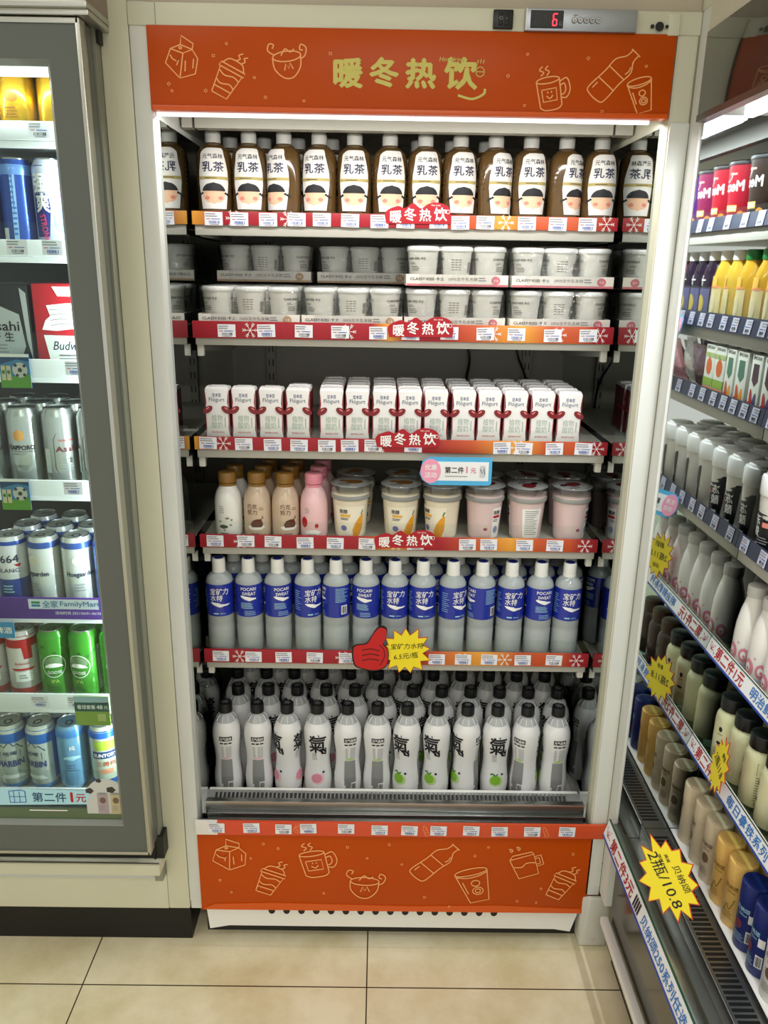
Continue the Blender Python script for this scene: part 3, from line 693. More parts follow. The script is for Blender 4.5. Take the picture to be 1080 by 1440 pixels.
def sidebox(b, x, z0, z1, lean, d, m):           # a leaning rail strip facing the aisle
    c, s = math.cos(lean), math.sin(lean); hh = (z1-z0)/c; n = (c*d, -s*d)
    q = [(x, z1), (x - s*hh, z1 - c*hh)]
    pts = [q[0], q[1], (q[1][0]+n[0], q[1][1]+n[1]), (q[0][0]+n[0], q[0][1]+n[1])]
    b.prism(pts, lambda u, v: (u, G0, v), (0, G1-G0-.004, 0), m)
def gshelf(zt, zb, xf, tags=(), words=None, guard=0, label='shelf'):
    lean = .16 if not words else .3
    b = MB().box(xf+.004, 1.22, G0, G1-.004, zb-.008, zb, clear('shelf_glass', '#dff0e8', .08, .02) if words else SHELFM)
    if not words: b.box(xf+.002, xf+.02, G0, G1-.004, zb-.026, zb, SHELFM, .002)
    else: b.box(xf+.002, xf+.006, G0, G1-.004, zb-.009, zb+.001, GLASSED)
    for y in (1.478, 1.44) if 1.0 < zb < 1.1 else (): b.box(xf+.03, xf+.042, y-.004, y+.004, zb-.04, zb-.008, WHITE)
    s = gpart(b, 'shelf', label)
    b = MB(); sidebox(b, xf, zb, zt, lean, .003, PAPER if words else NAVYR)
    if words:
        red, blue, gap = words; f = side(xf - (zt-zb)/2*math.tan(lean) - .0008, 0, (zt+zb)/2, lean); h = (zt-zb)/math.cos(lean)
        g = lambda y: (lambda u, v: f(u-y, v))
        b.rect(-(G0+G1)/2, -h/2+.0022, G1-G0-.006, .0044, side(xf - (zt-zb)/2*math.tan(lean) - .0005, 0, (zt+zb)/2, lean), mat('blue_rail_edge', '#2746a0', .4), 1)
        b.rect(-(G0+G1)/2, h/2-.0012, G1-G0-.006, .0026, side(xf - (zt-zb)/2*math.tan(lean) - .0005, 0, (zt+zb)/2, lean), mat('green_rail_edge', '#1f4a35', .3), 1)
        for a in (0, .7, 1.4, -.7): b.line([(-1.478, -.004), (-1.478+.012*math.sin(a), -.004+.012*math.cos(a))], .0014, f, REDINK)
        for (u, v) in ((-1.485, .009), (-1.468, .008), (-1.462, -.006)): b.poly(ell(u, v, .002, .0015, 8), f, REDINK)
        for y0 in (1.455, 1.455-.56):
            b.text(red, h*.74, g(y0-.062), REDINK, 0, .0015, bold=.02, width=.125)
            if gap: 
                for k in range(4): b.rect(-(y0-.152)+k*.008, .001, .0052, h*.66, f, INK, 1)
            b.text(blue, h*.62, g(y0-.15-(.125 if gap else .09)), mat('rail_blue_ink', '#2c78c4', .5), 0, .0015, bold=.018, width=.165)
    gpart(b, 'price_rail', ('white price rail with red and blue lettering' if words else None), s)
    if guard:
        b = MB().box(xf-.002, xf, G0, G1-.004, zt-.004, zt+guard, ACRYL); gpart(b, 'guard', 'clear acrylic guard', s, smooth=False)
    for y in tags: put_tag(s, 'small', (xf-.0012-(zt-zb)/2*math.tan(lean)-GO.x, y-GO.y, (zt+zb)/2), (-lean, 0, -PI/2))
    return s
gshelf(1.710, 1.680, .745, (1.455, 1.40, 1.345, 1.272, 1.188, 1.097, 1.034, .953, .88), guard=.012, label='top shelf with navy rail')
gshelf(1.505, 1.469, .745, (1.47, 1.424, 1.361, 1.298, 1.24, 1.17, 1.117, 1.055, .99), guard=.055, label='second shelf with navy rail and clear guard')
gshelf(1.342, 1.309, .737, (1.463, 1.413, 1.362, 1.312, 1.258, 1.196, 1.135, 1.049, .98), label='third shelf with navy rail')
gshelf(1.096, 1.064, .724, (1.463, 1.385, 1.311, 1.255, 1.19, 1.13, 1.06, .99), label='fourth shelf with navy rail')
gshelf(.868, .832, .700, (), ('第二件1元', '明治鲜奶系列', 0), .012, 'glass shelf for the milk bottles')
gshelf(.635, .600, .690, (), ('第二件2元', '每日拿铁系列', 0), .0, 'glass shelf for the cream bottles')
b = MB().box(.668, 1.22, G0, G1-.004, .30, .386, WHITE, .002); gpart(b, 'deck', 'white bottom deck')
b = MB().box(.608, .666, G0, G1-.004, .376, .3845, STEEL); b.box(.664, .668, G0, G1-.004, .384, .391, BLACK)
k = 0; y = G1-.03
while y > .75:
    b.box(.617, .655, y-.0062, y, .3845, .3852, BLACK); y -= .0116
gpart(b, 'air_grille', 'slotted steel air grille')
b = MB().box(.556, .608, G0, G1-.004, .352, .358, STEEL); b.box(.604, .609, G0, G1-.004, .355, .396, STEEL, .001); b.box(.551, .556, G0, G1-.004, .35, .396, STEEL, .001); b.box(.540, .556, G0, G1-.004, .392, .397, STEEL, .001)
gpart(b, 'drip_tray', 'brushed steel tray')
b = MB(); xf, zt, zb, lean = .531, .406, .366, .27
sidebox(b, xf, zb, zt, lean, .003, PAPER); xc, zc, h = xf-(zt-zb)/2*math.tan(lean), (zt+zb)/2, (zt-zb)/math.cos(lean)
f = side(xc-.001, 0, zc, lean); f2 = side(xc-.0006, 0, zc, lean)
b.rect(-(G0+G1)/2, -h/2+.0024, G1-G0-.006, .005, f2, mat('blue_rail_edge', '#2746a0', .4), 1); b.box(xf, xf+.004, G0, G1-.002, zt-.001, zt+.0015, mat('green_rail_edge', '#1f4a35', .3))
for a in (0, .7, 1.4, -.7): b.line([(-1.475, -.006), (-1.475+.013*math.sin(a), -.006+.013*math.cos(a))], .0016, f, REDINK)
for (u, v) in ((-1.487, .008), (-1.465, .010), (-1.458, -.004)): b.poly(ell(u, v, .002, .0016, 8), f, REDINK)
b.text('第二件3元', .03, f, REDINK, -1.372, .001, bold=.022, width=.150)
for k in range(4): b.rect(-1.281+k*.0085, .001, .0055, .026, f, INK, 1)
b.text('贝纳颂250系列任选', .025, f, mat('rail_blue_ink', '#2c78c4', .5), -1.12, .001, bold=.018, width=.232)
b.text('第二件3元', .03, f, REDINK, -.90, .001, bold=.022, width=.150)
gpart(b, 'price_rail', 'white price rail with red 第二件3元 lettering')
b = MB().box(.560, .575, G0, G1-.004, .05, .37, mat('dark_lower_panel', '#4c4a40', .15, .3)); b.box(.575, 1.22, G0, G1-.004, .0, .30, mat('dark_underside', '#2c2a26', .7)); gpart(b, 'lower_panel', 'dark glossy lower panel')
b = MB().box(.537, .555, G0, 1.497, .116, .136, WHITE, .003); gpart(b, 'kick_bar', 'white kick bar near the floor')
# ------------------------------------------------------------------ goods: one maker for each kind, standing on z = 0 and facing the aisle
TEA = mat('amber_tea_bottle', '#70542e', .12, trans=.3, coat=.5)
CAPW = mat('milky_cap', '#c6c6c3', .4); CAPG = mat('grey_white_cap', '#c9c9c4', .4)
LABW = mat('white_label', '#efedea', .4); SKIN = mat('peach_print', '#f0c4a4', .5); BLUSH = mat('blush_print', '#e48a7c', .5)
def ribbed_cap(r, h, m, n=30, top=None):
    return MB().lathe([(r*.99, 0), (r, h*.1), (r, h*.82), (r*.94, h*.97), (r*.86, h)], m, n, shape=lambda a: 1+.018*math.cos(a*n/2*1.0))
def tea_bottle():
    t = thing('milk_tea_bottle'); t.scale = (1, 1, .92)
    prof = [(.030, 0), (.0345, .004), (.036, .012), (.0355, .05), (.036, .1), (.036, .136), (.0345, .150), (.0300, .160), (.0215, .168), (.0155, .172), (.0145, .178)]
    MB().lathe(prof, TEA, 32, shape=lambda a: 1+.03*math.cos(4*a)).build('body', t)
    ribbed_cap(.0162, .0245, CAPW).build('cap', t, (0, 0, .1735), 'ridged white cap')
    R = radius([(r*1.03, z) for r, z in prof]); b = MB()
    f = lambda e: round_map(R, 0, 0, e, .036)
    b.patch([(.030, -.026, .026), (.06, -.030, .030), (.085, -.033, .033), (.11, -.032, .032), (.125, -.029, .029), (.137, -.027, .026), (.146, -.027, .024), (.152, -.026, .024), (.157, -.021, .024), (.160, -.014, .022)], f(.0006), LABW, 14)
    b.text('元气森林', .0118, f(.0011), INK, 0, .142, bold=.010, fine=.004, width=.041)
    b.text('乳茶', .0225, f(.0011), NAVY, 0, .120, bold=.022, fine=.004, width=.044)
    b.patch([(.093, -.033, .033), (.0995, -.033, .033)], f(.0010), GOLDINK, 12); lines_of_print(b, f(.0013), 0, .0962, .035, .003, 1, INK, 4, nu=6)
    b.oval(0, .060, .0235, .0195, f(.0009), SKIN, 11, 8); b.oval(0, .066, .0245, .0205, f(.0013), INK, 7, 8, lo=.12)
    for s in (-1, 1):
        for q in range(3): b.oval(s*(.0245+q*.004), .064-q*.0022, .0027, .0027, f(.0014), INK, 5, 2)
        b.oval(s*.0135, .0535, .0052, .0046, f(.0012), BLUSH, 5, 3)
    for q in range(5): b.rect(-.047, .085+q*.010, .007, .0045, f(.0008), mat('dark_gold_ink', '#5e4620', .5), 2)
    b.build('label', t, label='white printed label')
    return t
PET = mat('clear_drink', '#c9d2d3', .10, trans=.35, ior=1.33); POCB = mat('royal_blue_wrap', '#1c2f9c', .28, coat=.4); PBL = mat('pale_blue_print', '#a9b6e8', .5)
def pocari_bottle():
    t = thing('sports_drink_bottle'); t.scale = (.965, .965, 1)
    prof = [(.024, 0), (.0305, .003), (.0322, .010), (.0325, .068), (.0312, .073), (.0325, .078), (.0328, .12), (.0327, .172), (.0318, .179), (.0288, .187), (.0225, .194), (.0155, .1985), (.0138, .200), (.0138, .206)]
    MB().lathe(prof, PET, 32, shape=lambda a: 1+.008*math.cos(6*a)).build('body', t)
    b = ribbed_cap(.0155, .029, WHITE); b.poly(ell(0, 0, .0115, .0115, 20), lambda u, v: (u, v, .0293), POCB)
    b.lathe([(.0162, -.004), (.0162, .001)], WHITE, 24); b.build('cap', t, (0, 0, .2025), 'white cap with blue top')
    R = radius([(r+.0004, z) for r, z in prof]); b = MB(); n = 40; hs = (.097, .117, .137, .157, .175)
    b.add([((R(h)+.0003)*math.cos(2*PI*i/n), (R(h)+.0003)*math.sin(2*PI*i/n), h) for h in hs for i in range(n)], [(j*n+i, j*n+(i+1) % n, (j+1)*n+(i+1) % n, (j+1)*n+i) for j in range(4) for i in range(n)], POCB)
    f = lambda a: round_map(R, a, .016, .0009, .033)
    b.text('宝矿力', .0165, f(0), WINK, .001, .1425, bold=.013, fine=.004, skew=.12, width=.043); b.text('水特', .0165, f(0), WINK, -.006, .1265, bold=.013, fine=.004, skew=.12, width=.028)
    b.patch([(.104, .0, .004), (.107, -.008, .020), (.110, -.015, .026), (.1135, -.019, .004), (.116, -.021, -.013)], f(0), WINK, 10)
    b.text('500mL', .005, f(0), PBL, .008, .088, fine=.004); b.rect(-.008, .088, .012, .003, f(0), PBL, 3)
    b.text('POCARI', .0105, f(2.1), WINK, .002, .150, bold=.02, fine=.004, width=.036); b.text('SWEAT', .0105, f(2.1), WINK, .003, .1385, bold=.02, fine=.004, width=.032)
    b.patch([(.121, .002, .006), (.124, -.006, .019), (.127, -.013, .020), (.1305, -.017, .003), (.133, -.018, -.012)], f(2.1), WINK, 8)
    lines_of_print(b, f(2.1), 0, .109, .034, .016, 5, PBL, 3, .0011, 4); lines_of_print(b, f(2.1), .006, .09, .028, .012, 3, PBL, 5, .001, 4)
    b.rect(.9*.033, .100, .016, .022, f(3.25), WINK, 4); barcode(b, round_map(R, 3.25, .016, .0013, .033), .9*.033, .100, .013, .018, NAVY, 7)
    lines_of_print(b, f(4.0), 0, .137, .034, .036, 10, PBL, 8, .0011, 4); lines_of_print(b, f(5.1), 0, .122, .02, .05, 10, PBL, 9, .0010, 4)
    b.build('label', t, label='royal blue wrap label')
    MB().tube([(-.012, -.0262, .1845), (-.002, -.0295, .1835), (.009, -.0275, .1845)], .0006, WINK, 5).build('neck_mark', t)
    return t
SLEEVE = mat('white_shrink_sleeve', '#e8e9e9', .3, coat=.3); NECKPET = mat('clear_neck', '#dde2e3', .05, trans=.35, ior=1.3); CAPK = mat('black_cap', '#131417', .35); GREYT = mat('grey_print_block', '#8f918f', .5)
PEACH = mat('pink_peach_print', '#dc8fa0', .5); PEACHL = mat('pale_peach_print', '#efc6cd', .5); LIME = mat('green_grape_print', '#7fb531', .5); LIMED = mat('leaf_print', '#3f7a2c', .5)
def sparkling_bottle(kind):
    t = thing('sparkling_water_bottle'); t.scale = (.995, .995, 1.02)
    prof = [(.0255, 0), (.0300, .004), (.0328, .016), (.0345, .040), (.0342, .058), (.0312, .082), (.0296, .102), (.0305, .122), (.0335, .148), (.0346, .168), (.0336, .184), (.0305, .196), (.0255, .206)]
    b = MB().lathe(prof, SLEEVE, 36, shape=lambda a: 1+.006*math.cos(8*a))
    R = radius([(r+.0003, z) for r, z in prof]); f = lambda a, e=.0006: round_map(R, a, 0, e, .033)
    P1, P2 = (PEACH, PEACHL) if kind == 'peach' else (LIME, mat('pale_lime_print', '#b9d68a', .5))
    for a in (0, 4.19):
        b.text('氣', .050, f(a), INK, .001, .158, bold=.022, fine=.004, width=.043)
        b.line([(-.018, .176), (.004, .181)], .0055, f(a), INK); b.line([(.008, .145), (.013, .131), (.022, .128), (.021, .137)], .0062, f(a), INK)
        lines_of_print(b, f(a), -.006, .121, .016, .016, 4, GREYT, 3, .0012, 2); b.text('无糖', .006, f(a), GREYT, -.008, .131)
        b.oval(.0, .062, .0165, .0155, f(a), P2, 9, 6); b.oval(-.002, .064, .0125, .0125, f(a, .0010), P1, 9, 5)
        b.oval(.015, .079, .0032, .0032, f(a, .001), INK, 5, 2)
        if kind != 'peach': b.line([(-.003, .076), (-.010, .081), (-.015, .078)], .004, f(a, .0013), LIMED); b.line([(-.002, .076), (.004, .081)], .003, f(a, .0013), LIMED)
        b.rect(0, .028, .022, .003, f(a), GREYT, 4)
    a = 2.09
    b.rect(0, .170, .030, .0115, f(a), INK, 6); b.text('元气森林', .0085, f(a, .001), WINK, 0, .170, bold=.02, fine=.004, width=.026)
    for k in (-1, 0, 1): b.rect(k*.010, .1575, .0078, .0036, f(a), INK, 2)
    for k in range(7):
        for q in (-.009, .003, .010): b.rect(q, .147-k*.0046, .0065, .0014, f(a), GREYT, 2)
    b.patch([(.113, -.014, .014), (.116, -.010, .010), (.1185, -.004, .004)], f(a), P2, 5)
    b.patch([(.018, -.0145, .0145), (.06, -.0145, .0145), (.111, -.0145, .0145)], f(a), GREYT, 6)
    for k in range(22): b.rect(-.001+.001*(k % 3), .022+k*.0041, .025, .0012, f(a, .0009), mat('grey_print_dark', '#6d706f', .5), 5)
    b.rect(.0085, .036, .0125, .034, f(a, .0012), WINK, 3); barcode(b, f(a, .0015), .0085, .036, .010, .029, INK, 7)
    b.build('body', t)
    MB().lathe([(.0252, .2055), (.0205, .215), (.0150, .221), (.0138, .224), (.0138, .230)], NECKPET, 28).build('neck', t, label='clear ribbed neck')
    b = MB()
    for a in range(9):
        c_, s_ = math.cos(a*2*PI/9+.2), math.sin(a*2*PI/9+.2); b.tube([(.0249*c_, .0249*s_, .2075), (.0208*c_, .0208*s_, .2155), (.0155*c_, .0155*s_, .2215)], .0008, mat('rib_plastic', '#f2f4f4', .1, coat=.5), 5)
    b.build('neck_ribs', t)
    b = ribbed_cap(.0162, .024, CAPK); snowflake(b, lambda u, v: (u, v, .0243), 0, 0, .008, GREYINK, .0009)
    b.build('cap', t, (0, 0, .2275), 'black screw cap')
    return t
CARTW = mat('white_carton', '#ecebeb', .35, coat=.2); WINE = mat('wine_red_carton', '#8c1226', .3, coat=.3); DATE = mat('red_date_print', '#7d0f1e', .3, coat=.3); GREENT = mat('pale_green_print', '#9fb5a6', .5)
def yogurt_carton():
    t = thing('yogurt_carton'); w, d, h = .0255, .0195, .111
    b = MB().box(-w, w, -d, d, 0, h-.004, CARTW, .0022)
    b.add([(-w+.001, -d+.001, h-.0045), (w-.001, -d+.001, h-.0045), (w-.001, d-.001, h-.0045), (-w+.001, d-.001, h-.0045), (-w+.002, -d*.5, h), (w-.002, -d*.5, h), (w-.002, d*.6, h), (-w+.002, d*.6, h)], [(4, 5, 6, 7), (0, 1, 5, 4), (1, 2, 6, 5), (2, 3, 7, 6), (3, 0, 4, 7)], CARTW)
    f = front(-d-.0003); g = front(-d-.0006)
    for s in (-1, 1):
        b.box(s*(w+.0001)-.0004, s*(w+.0001)+.0004, -d+.003, d-.003, .004, h-.008, WINE)
        b.poly([(s*w, .104), (s*(w-.0015), .095), (s*(w-.003), .078), (s*(w-.001), .064), (s*(w-.002), .02), (s*w, .006)], f, WINE)
        ca, sa = math.cos(s*-.6), math.sin(s*-.6)
        b.prism([(s*(w-.0055) + x*ca - z*sa, .062 + x*sa + z*ca) for x, z in ell(0, 0, .0118, .0068, 18)], front(-d-.0002), (0, -.0012, 0), DATE)
        b.poly([(s*(w-.0065) + x*ca - z*sa, .0635 + x*sa + z*ca) for x, z in ell(0, .002, .0045, .0014, 10)], front(-d-.0016), BLUSH)
    b.text('豆本豆', .0085, f, mat('indigo_ink', '#3a4d8a', .5), 0, .094, bold=.008, width=.019)
    b.text('Flógurt', .012, f, mat('slate_ink', '#69788c', .5), 0, .083, bold=.006, width=.034)
    b.text('植物', .0155, f, GREENT, -.001, .044, bold=.0, width=.024); b.text('酸奶', .0155, f, GREENT, -.001, .0285, bold=.0, width=.024)
    b.rect(.0165, .035, .002, .022, f, GREENT, 1); b.text('植物蛋白0添加', .0042, f, REDINK, 0, .013, width=.028)
    b.build('carton', t)
    MB().box(-.016, .016, -d*.55, d*.62, 0, .0012, CARTW, .0005).build('folded_flap', t, (0, 0, h))
    return t
def small_bottle(kind):
    body, cap, ink = {'white': ('#e9e9e4', '#8a6428', '#3d5f3c'), 'chocolate': ('#cdb79f', '#8a6428', '#5a2d1c'), 'pink': ('#eec3c6', '#e58fa0', '#9c2838')}[kind]
    t = thing('yogurt_drink_bottle'); prof = [(.026, 0), (.030, .003), (.0312, .010), (.0315, .06), (.0312, .078), (.0295, .092), (.0262, .103), (.0222, .110), (.0195, .114), (.0185, .120)]
    b = MB().lathe(prof, mat(kind + '_bottle', body, .3, coat=.3), 32); R = radius(prof); f = round_map(R, 0, 0, .0006, .031); g = round_map(R, 0, 0, .0010, .031); I = mat(kind + '_bottle_ink', ink, .5)
    if kind == 'chocolate':
        b.text('巧克', .0125, f, I, -.008, .074, fine=.004, width=.023); b.text('努力', .0125, f, I, -.008, .061, fine=.004, width=.023); lines_of_print(b, f, .014, .069, .014, .008, 2, I, 3, .001, 3)
        b.patch([(.020, -.013, .012), (.026, -.020, .021), (.029, -.013, .015), (.031, -.006, .005)], f, LABW, 8); b.patch([(.026, -.009, .013), (.033, -.012, .016), (.042, -.006, .013), (.045, .002, .010)], g, I, 6)
        b.line([(.010, .044), (.016, .048), (.014, .052)], .002, g, I)
    elif kind == 'white':
        lines_of_print(b, f, -.006, .066, .014, .018, 4, GREYINK, 3, .0012, 3); b.oval(-.004, .026, .010, .005, f, mat('leaf_dark', '#2f4a34', .5), 5, 4); b.oval(.005, .046, .005, .003, f, GREYINK, 5, 3)
        for u, v in ((-.012, .038), (.012, .03), (-.002, .018), (.014, .042)): b.oval(u, v, .0028, .0022, f, mat('leaf_mid', '#6d8a5e', .5), 5, 2)
    else:
        lines_of_print(b, f, -.012, .066, .014, .014, 3, GREYINK, 3, .0012, 3); b.oval(-.021, .038, .008, .013, f, REDINK, 7, 4); b.oval(.008, .031, .0042, .0055, f, REDINK, 7, 3)
        b.patch([(.010, -.018, .012), (.016, -.02, .018), (.021, -.008, .006)], f, LABW, 6)
    b.rect(-.002, .010, .018, .003, f, GREYINK, 4); b.build('body', t)
    C = mat(kind + '_cap', cap, .35, coat=.3)
    MB().lathe([(.0195, 0), (.0198, .006)], C, 30).lathe([(.0198, .0075), (.0202, .009), (.0202, .026), (.0188, .030), (.017, .031)], C, 30, shape=lambda a: 1+.012*math.cos(15*a)).build('cap', t, (0, 0, .117), 'brown cap' if kind != 'pink' else 'pink cap')
    return t
CUPCL = mat('clear_cup', '#d9dad6', .12, trans=.55, ior=1.15); LIDCL = clear('clear_lid', '#eef0f0', .10, .06, edge=.55)
def yogurt_cup(kind):
    t = thing('yogurt_cup'); inner = '#efe6cf' if kind == 'mango' else '#e2c9c9'
    prof = [(.032, 0), (.0345, .003), (.0355, .010), (.0412, .090), (.0432, .096), (.0432, .108)]
    R = radius(prof); b = MB().lathe(prof, mat(kind + '_yogurt_cup', inner, .2, coat=.6), 34)
    b.lathe([(.0440, .0915), (.0448, .093), (.0448, .100), (.0440, .102)], CUPCL, 34); b.build('cup', t)
    b = MB(); f = round_map(R, 0, 0, .0006, .038); g = round_map(R, 0, 0, .0010, .038)
    MG = mat('mango_print', '#e8a126', .5); MD = mat('mango_dark_print', '#c97f18', .5)
    if kind == 'mango':
        b.patch([(.006, -.030, .030), (.078, -.034, .034)], f, mat('cream_label', '#f3ecd8', .4), 12)
        b.text('简醇', .0105, g, INK, -.014, .066, bold=.015, fine=.004, width=.018); b.rect(-.010, .056, .022, .006, g, mat('amber_tab', '#e9b64a', .5), 4); lines_of_print(b, g, -.008, .048, .026, .006, 2, INK, 4, .0014, 4)
        b.oval(-.014, .026, .007, .007, g, mat('violet_emblem', '#6a6fb0', .5), 7, 4); b.patch([(.006, .008, .022), (.022, .006, .030), (.038, .012, .031), (.05, .02, .031), (.058, .027, .031)], g, MG, 6)
        for k in range(4): b.line([(.010+k*.005, .010), (.016+k*.004, .036)], .0012, round_map(R, 0, 0, .0013, .038), MD)
        b.line([(.026, .058), (.030, .068)], .003, g, LIMED)
    else:
        b.patch([(.006, .0, .022), (.078, .0, .025)], f, LABW, 8); b.text('简醇', .0105, g, INK, .010, .067, bold=.015, fine=.004, width=.017)
        b.rect(.011, .057, .019, .006, g, REDINK, 4); lines_of_print(b, g, .011, .048, .018, .007, 2, INK, 4, .0014, 4); b.oval(.010, .026, .0065, .009, g, mat('blue_emblem', '#7f93b8', .5), 7, 4)
        h2 = round_map(R, 2.1, 0, .0006, .038); h3 = round_map(R, 2.1, 0, .0010, .038); b.patch([(.008, -.020, .018), (.078, -.023, .021)], h2, LABW, 8); lines_of_print(b, h3, 0, .045, .032, .060, 13, GREYT, 6, .0016, 4)
        b.oval(-.4*.038, .028, .005, .004, f, mat('berry_spot', '#9a4a60', .5), 5, 3)
    b.build('label', t, label='printed cup label')
    b = MB().lathe([(.0452, .0), (.0468, .003), (.0468, .017), (.0455, .0205), (.044, .021)], LIDCL, 36)
    b.poly(ell(0, 0, .0455, .0455, 30), lambda u, v: (u, v, .0175), mat('lid_film', '#d8d8d6', .3, coat=.6)); b.poly(ell(0, .002, .037, .037, 28), lambda u, v: (u, v, .0179), LABW)
    C1 = mat('mango_lid_print', '#b8791e', .5) if kind == 'mango' else mat('berry_lid_print', '#9b2433', .5)
    b.poly(ell(.008, .004, .020, .016, 20), lambda u, v: (u, v, .0183), C1); b.poly(ell(-.016, .012, .010, .008, 14), lambda u, v: (u, v, .0185), MD if kind == 'mango' else mat('berry_dark_print', '#3a1a2c', .5))
    lines_of_print(b, lambda u, v: (u, v, .0185), -.012, -.016, .03, .016, 3, GREYINK, 5, nu=1)
    b.build('lid', t, (0, 0, .1065), 'clear lid over a printed disc')
    return t
FILM = clear('shrink_film', '#f6f7f7', .06, .12, bump=1.0, scale=30, edge=.4); CARD = mat('white_tray_card', '#e4e0d8', .5); CREAMC = mat('cream_cup', '#e6e6df', .35, coat=.2); FROSTL = mat('frosted_lid', '#eceeed', .25, coat=.4); TRAYP = mat('pink_tray_edge', '#c9707c', .5); TRAYT = mat('tan_tray_edge', '#b79a78', .5)
def cup_mesh():
    b = MB(); prof = [(.0255, 0), (.0268, .003), (.0325, .066), (.0335, .069)]; R = radius(prof)
    b.lathe(prof, CREAMC, 26); b.lathe([(.0345, .067), (.0352, .069), (.0352, .073), (.033, .0765), (.031, .077)], FROSTL, 26); K = mat('taupe_ink', '#7a7266', .5)
    for a in (0, 2.5):
        f = round_map(R, a, 0, .0006, .031); b.text('CLASSY·KISS 卡士', .0062, f, INK, 0, .052, bold=.02, fine=.004, width=.044); b.text('100%', .0072, f, K, -.008, .042); lines_of_print(b, f, .0, .032, .026, .011, 3, K, 3, .0014, 4)
    f = round_map(R, 4.2, 0, .0006, .031)
    for k in range(5):
        for u in (-.008, 0, .008): b.rect(u, .05-k*.005, .006, .0014, f, K, 2)
    barcode(b, round_map(R, 5.3, 0, .0006, .031), 0, .035, .012, .022, K, 7)
    return b
def yogurt_pack(kind):
    t = thing('yogurt_multipack'); W = .1078; DD = .072; first = None
    edge = TRAYP if kind == 'pink' else TRAYT
    for j in range(2):
        for i in range(3):
            loc = ((i-1)*.0712 + (.0015 if j else 0), -.036+j*.072, .0035)
            if first is None: first = cup_mesh().build('cup', t, loc); o = first
            else: o = first.copy(); COL.objects.link(o); o.parent = t; o.location = loc
            o.rotation_euler = (0, 0, ((i*2+j*3) % 5)*1.3 - .6)
    b = MB().box(-W, W, -DD, DD, 0, .003, CARD); h = .0235
    for y in (-DD, DD): b.box(-W, W, y-.0006, y+.0006, 0, h, CARD)
    for x in (-W, W): b.box(x-.0006, x+.0006, -DD, DD, 0, h, CARD)
    f = front(-DD-.0010); g = front(-DD-.0013)
    b.rect(0, .0022, 2*W, .0044, f, edge, 1); b.text('CLASSY·KISS 卡士', .0078, f, INK, -.064, .0145, bold=.012, width=.072); b.text('100%生牛乳发酵', .0078, f, mat('taupe_ink', '#7a7266', .5), .012, .0145, width=.062)
    b.poly(ell(.082, .0125, .0095, .0085, 20), f, edge); b.text('卡士', .006, g, WINK, .082, .0125); lines_of_print(b, f, .055, .0145, .02, .010, 2, GREYINK, 3, nu=1)
    b.build('tray', t, label='printed card tray')
    b = MB(); nx, nz = 30, 8; rr = random.Random(5); vs = []           # a wrinkled shrink wrap hugging the three cups
    prof = [(.997, .0012), (1.002, .02), (1.0, .045), (1.003, .066), (1.0, .077), (.94, .0822), (.6, .0832)]
    for sx, zz in prof:
        for i in range(nx*2):
            q = i/(nx*2)*2*PI; x = (W+.0018)*max(-1, min(1, 1.18*math.cos(q))); y = (DD+.003)*max(-1, min(1, 1.25*math.sin(q)))
            if abs(abs(y)-(DD+.003)) < 1e-4 and zz > .03: y *= 1-.05*abs(math.sin(1.5*PI*(x/W*.98)))
            vs.append((x*sx + rr.uniform(-.0006, .0006), y*(sx if sx < .99 else 1) + rr.uniform(-.0008, .0008), zz + rr.uniform(-.0008, .0008)))
    n = nx*2; b.add(vs, [(j*n+i, j*n+(i+1) % n, (j+1)*n+(i+1) % n, (j+1)*n+i) for j in range(len(prof)-1) for i in range(n)] + [tuple((len(prof)-1)*n+i for i in range(n))], FILM)
    b.build('shrink_wrap', t, label='wrinkled clear shrink wrap', angle=60)
    return t

# ------------------------------------------------------------------ stocking the middle cooler
def row(n, lo, hi): return [lo + (hi-lo)*i/(n-1) for i in range(n)]
K_TEA = Kind(tea_bottle); zt_ = 1.676
TX = row(12, -.362, .463)
for i, x in enumerate(TX):
    rz = (.12, .05, -.55, -.25, .0, .12, .1, .18, .5, .12, .62, .02)[i]
    K_TEA.put((x+random.uniform(-.0005, .0005), 1.828, zt_), rz, 'amber milk tea bottle, white label, %s from left, front row, top shelf' % ORD[i], 'bottle', 'milk tea bottles on the top shelf')
for i in (0, 1, 2, 3, 6, 7, 8):
    x = TX[i]+(.022 if i < 6 else -.012)
    K_TEA.put((x, 1.905, zt_), random.uniform(-.4, .4), 'amber milk tea bottle behind the %s front one from left, top shelf' % ORD[i], 'bottle', 'milk tea bottles on the top shelf')
PK = {k: Kind(yogurt_pack, k) for k in ('tan', 'pink')}
P_X = [-.285, -.063, .158, .383]
for i, x in enumerate(P_X):
    k = 'tan' if i < 2 else 'pink'
    PK[k].put((x, 1.815, 1.4665), random.uniform(-.015, .015), 'wrapped %s edged yogurt multipack, lower layer, %s from left in front, second shelf' % ('tan' if i < 2 else 'pink', ORD[i]), 'yogurt pack', 'wrapped yogurt packs on the second shelf')
    if i >= 2: PK[k].put((x+.001, 1.818, 1.5545), random.uniform(-.015, .015), 'wrapped pink edged yogurt multipack stacked on the %s front pack, second shelf' % ORD[i], 'yogurt pack', 'wrapped yogurt packs on the second shelf')
    else:
        PK[k].put((x+.012, 1.975, 1.4665), 0, 'wrapped tan yogurt multipack behind the %s front pack, under another, second shelf' % ORD[i], 'yogurt pack', 'wrapped yogurt packs on the second shelf')
        PK[k].put((x+.012+.01*i, 1.978, 1.5545), random.uniform(-.02, .02), 'wrapped tan yogurt multipack, set back upper layer, %s from left, second shelf' % ORD[i], 'yogurt pack', 'wrapped yogurt packs on the second shelf')
K_CRT = Kind(yogurt_carton)
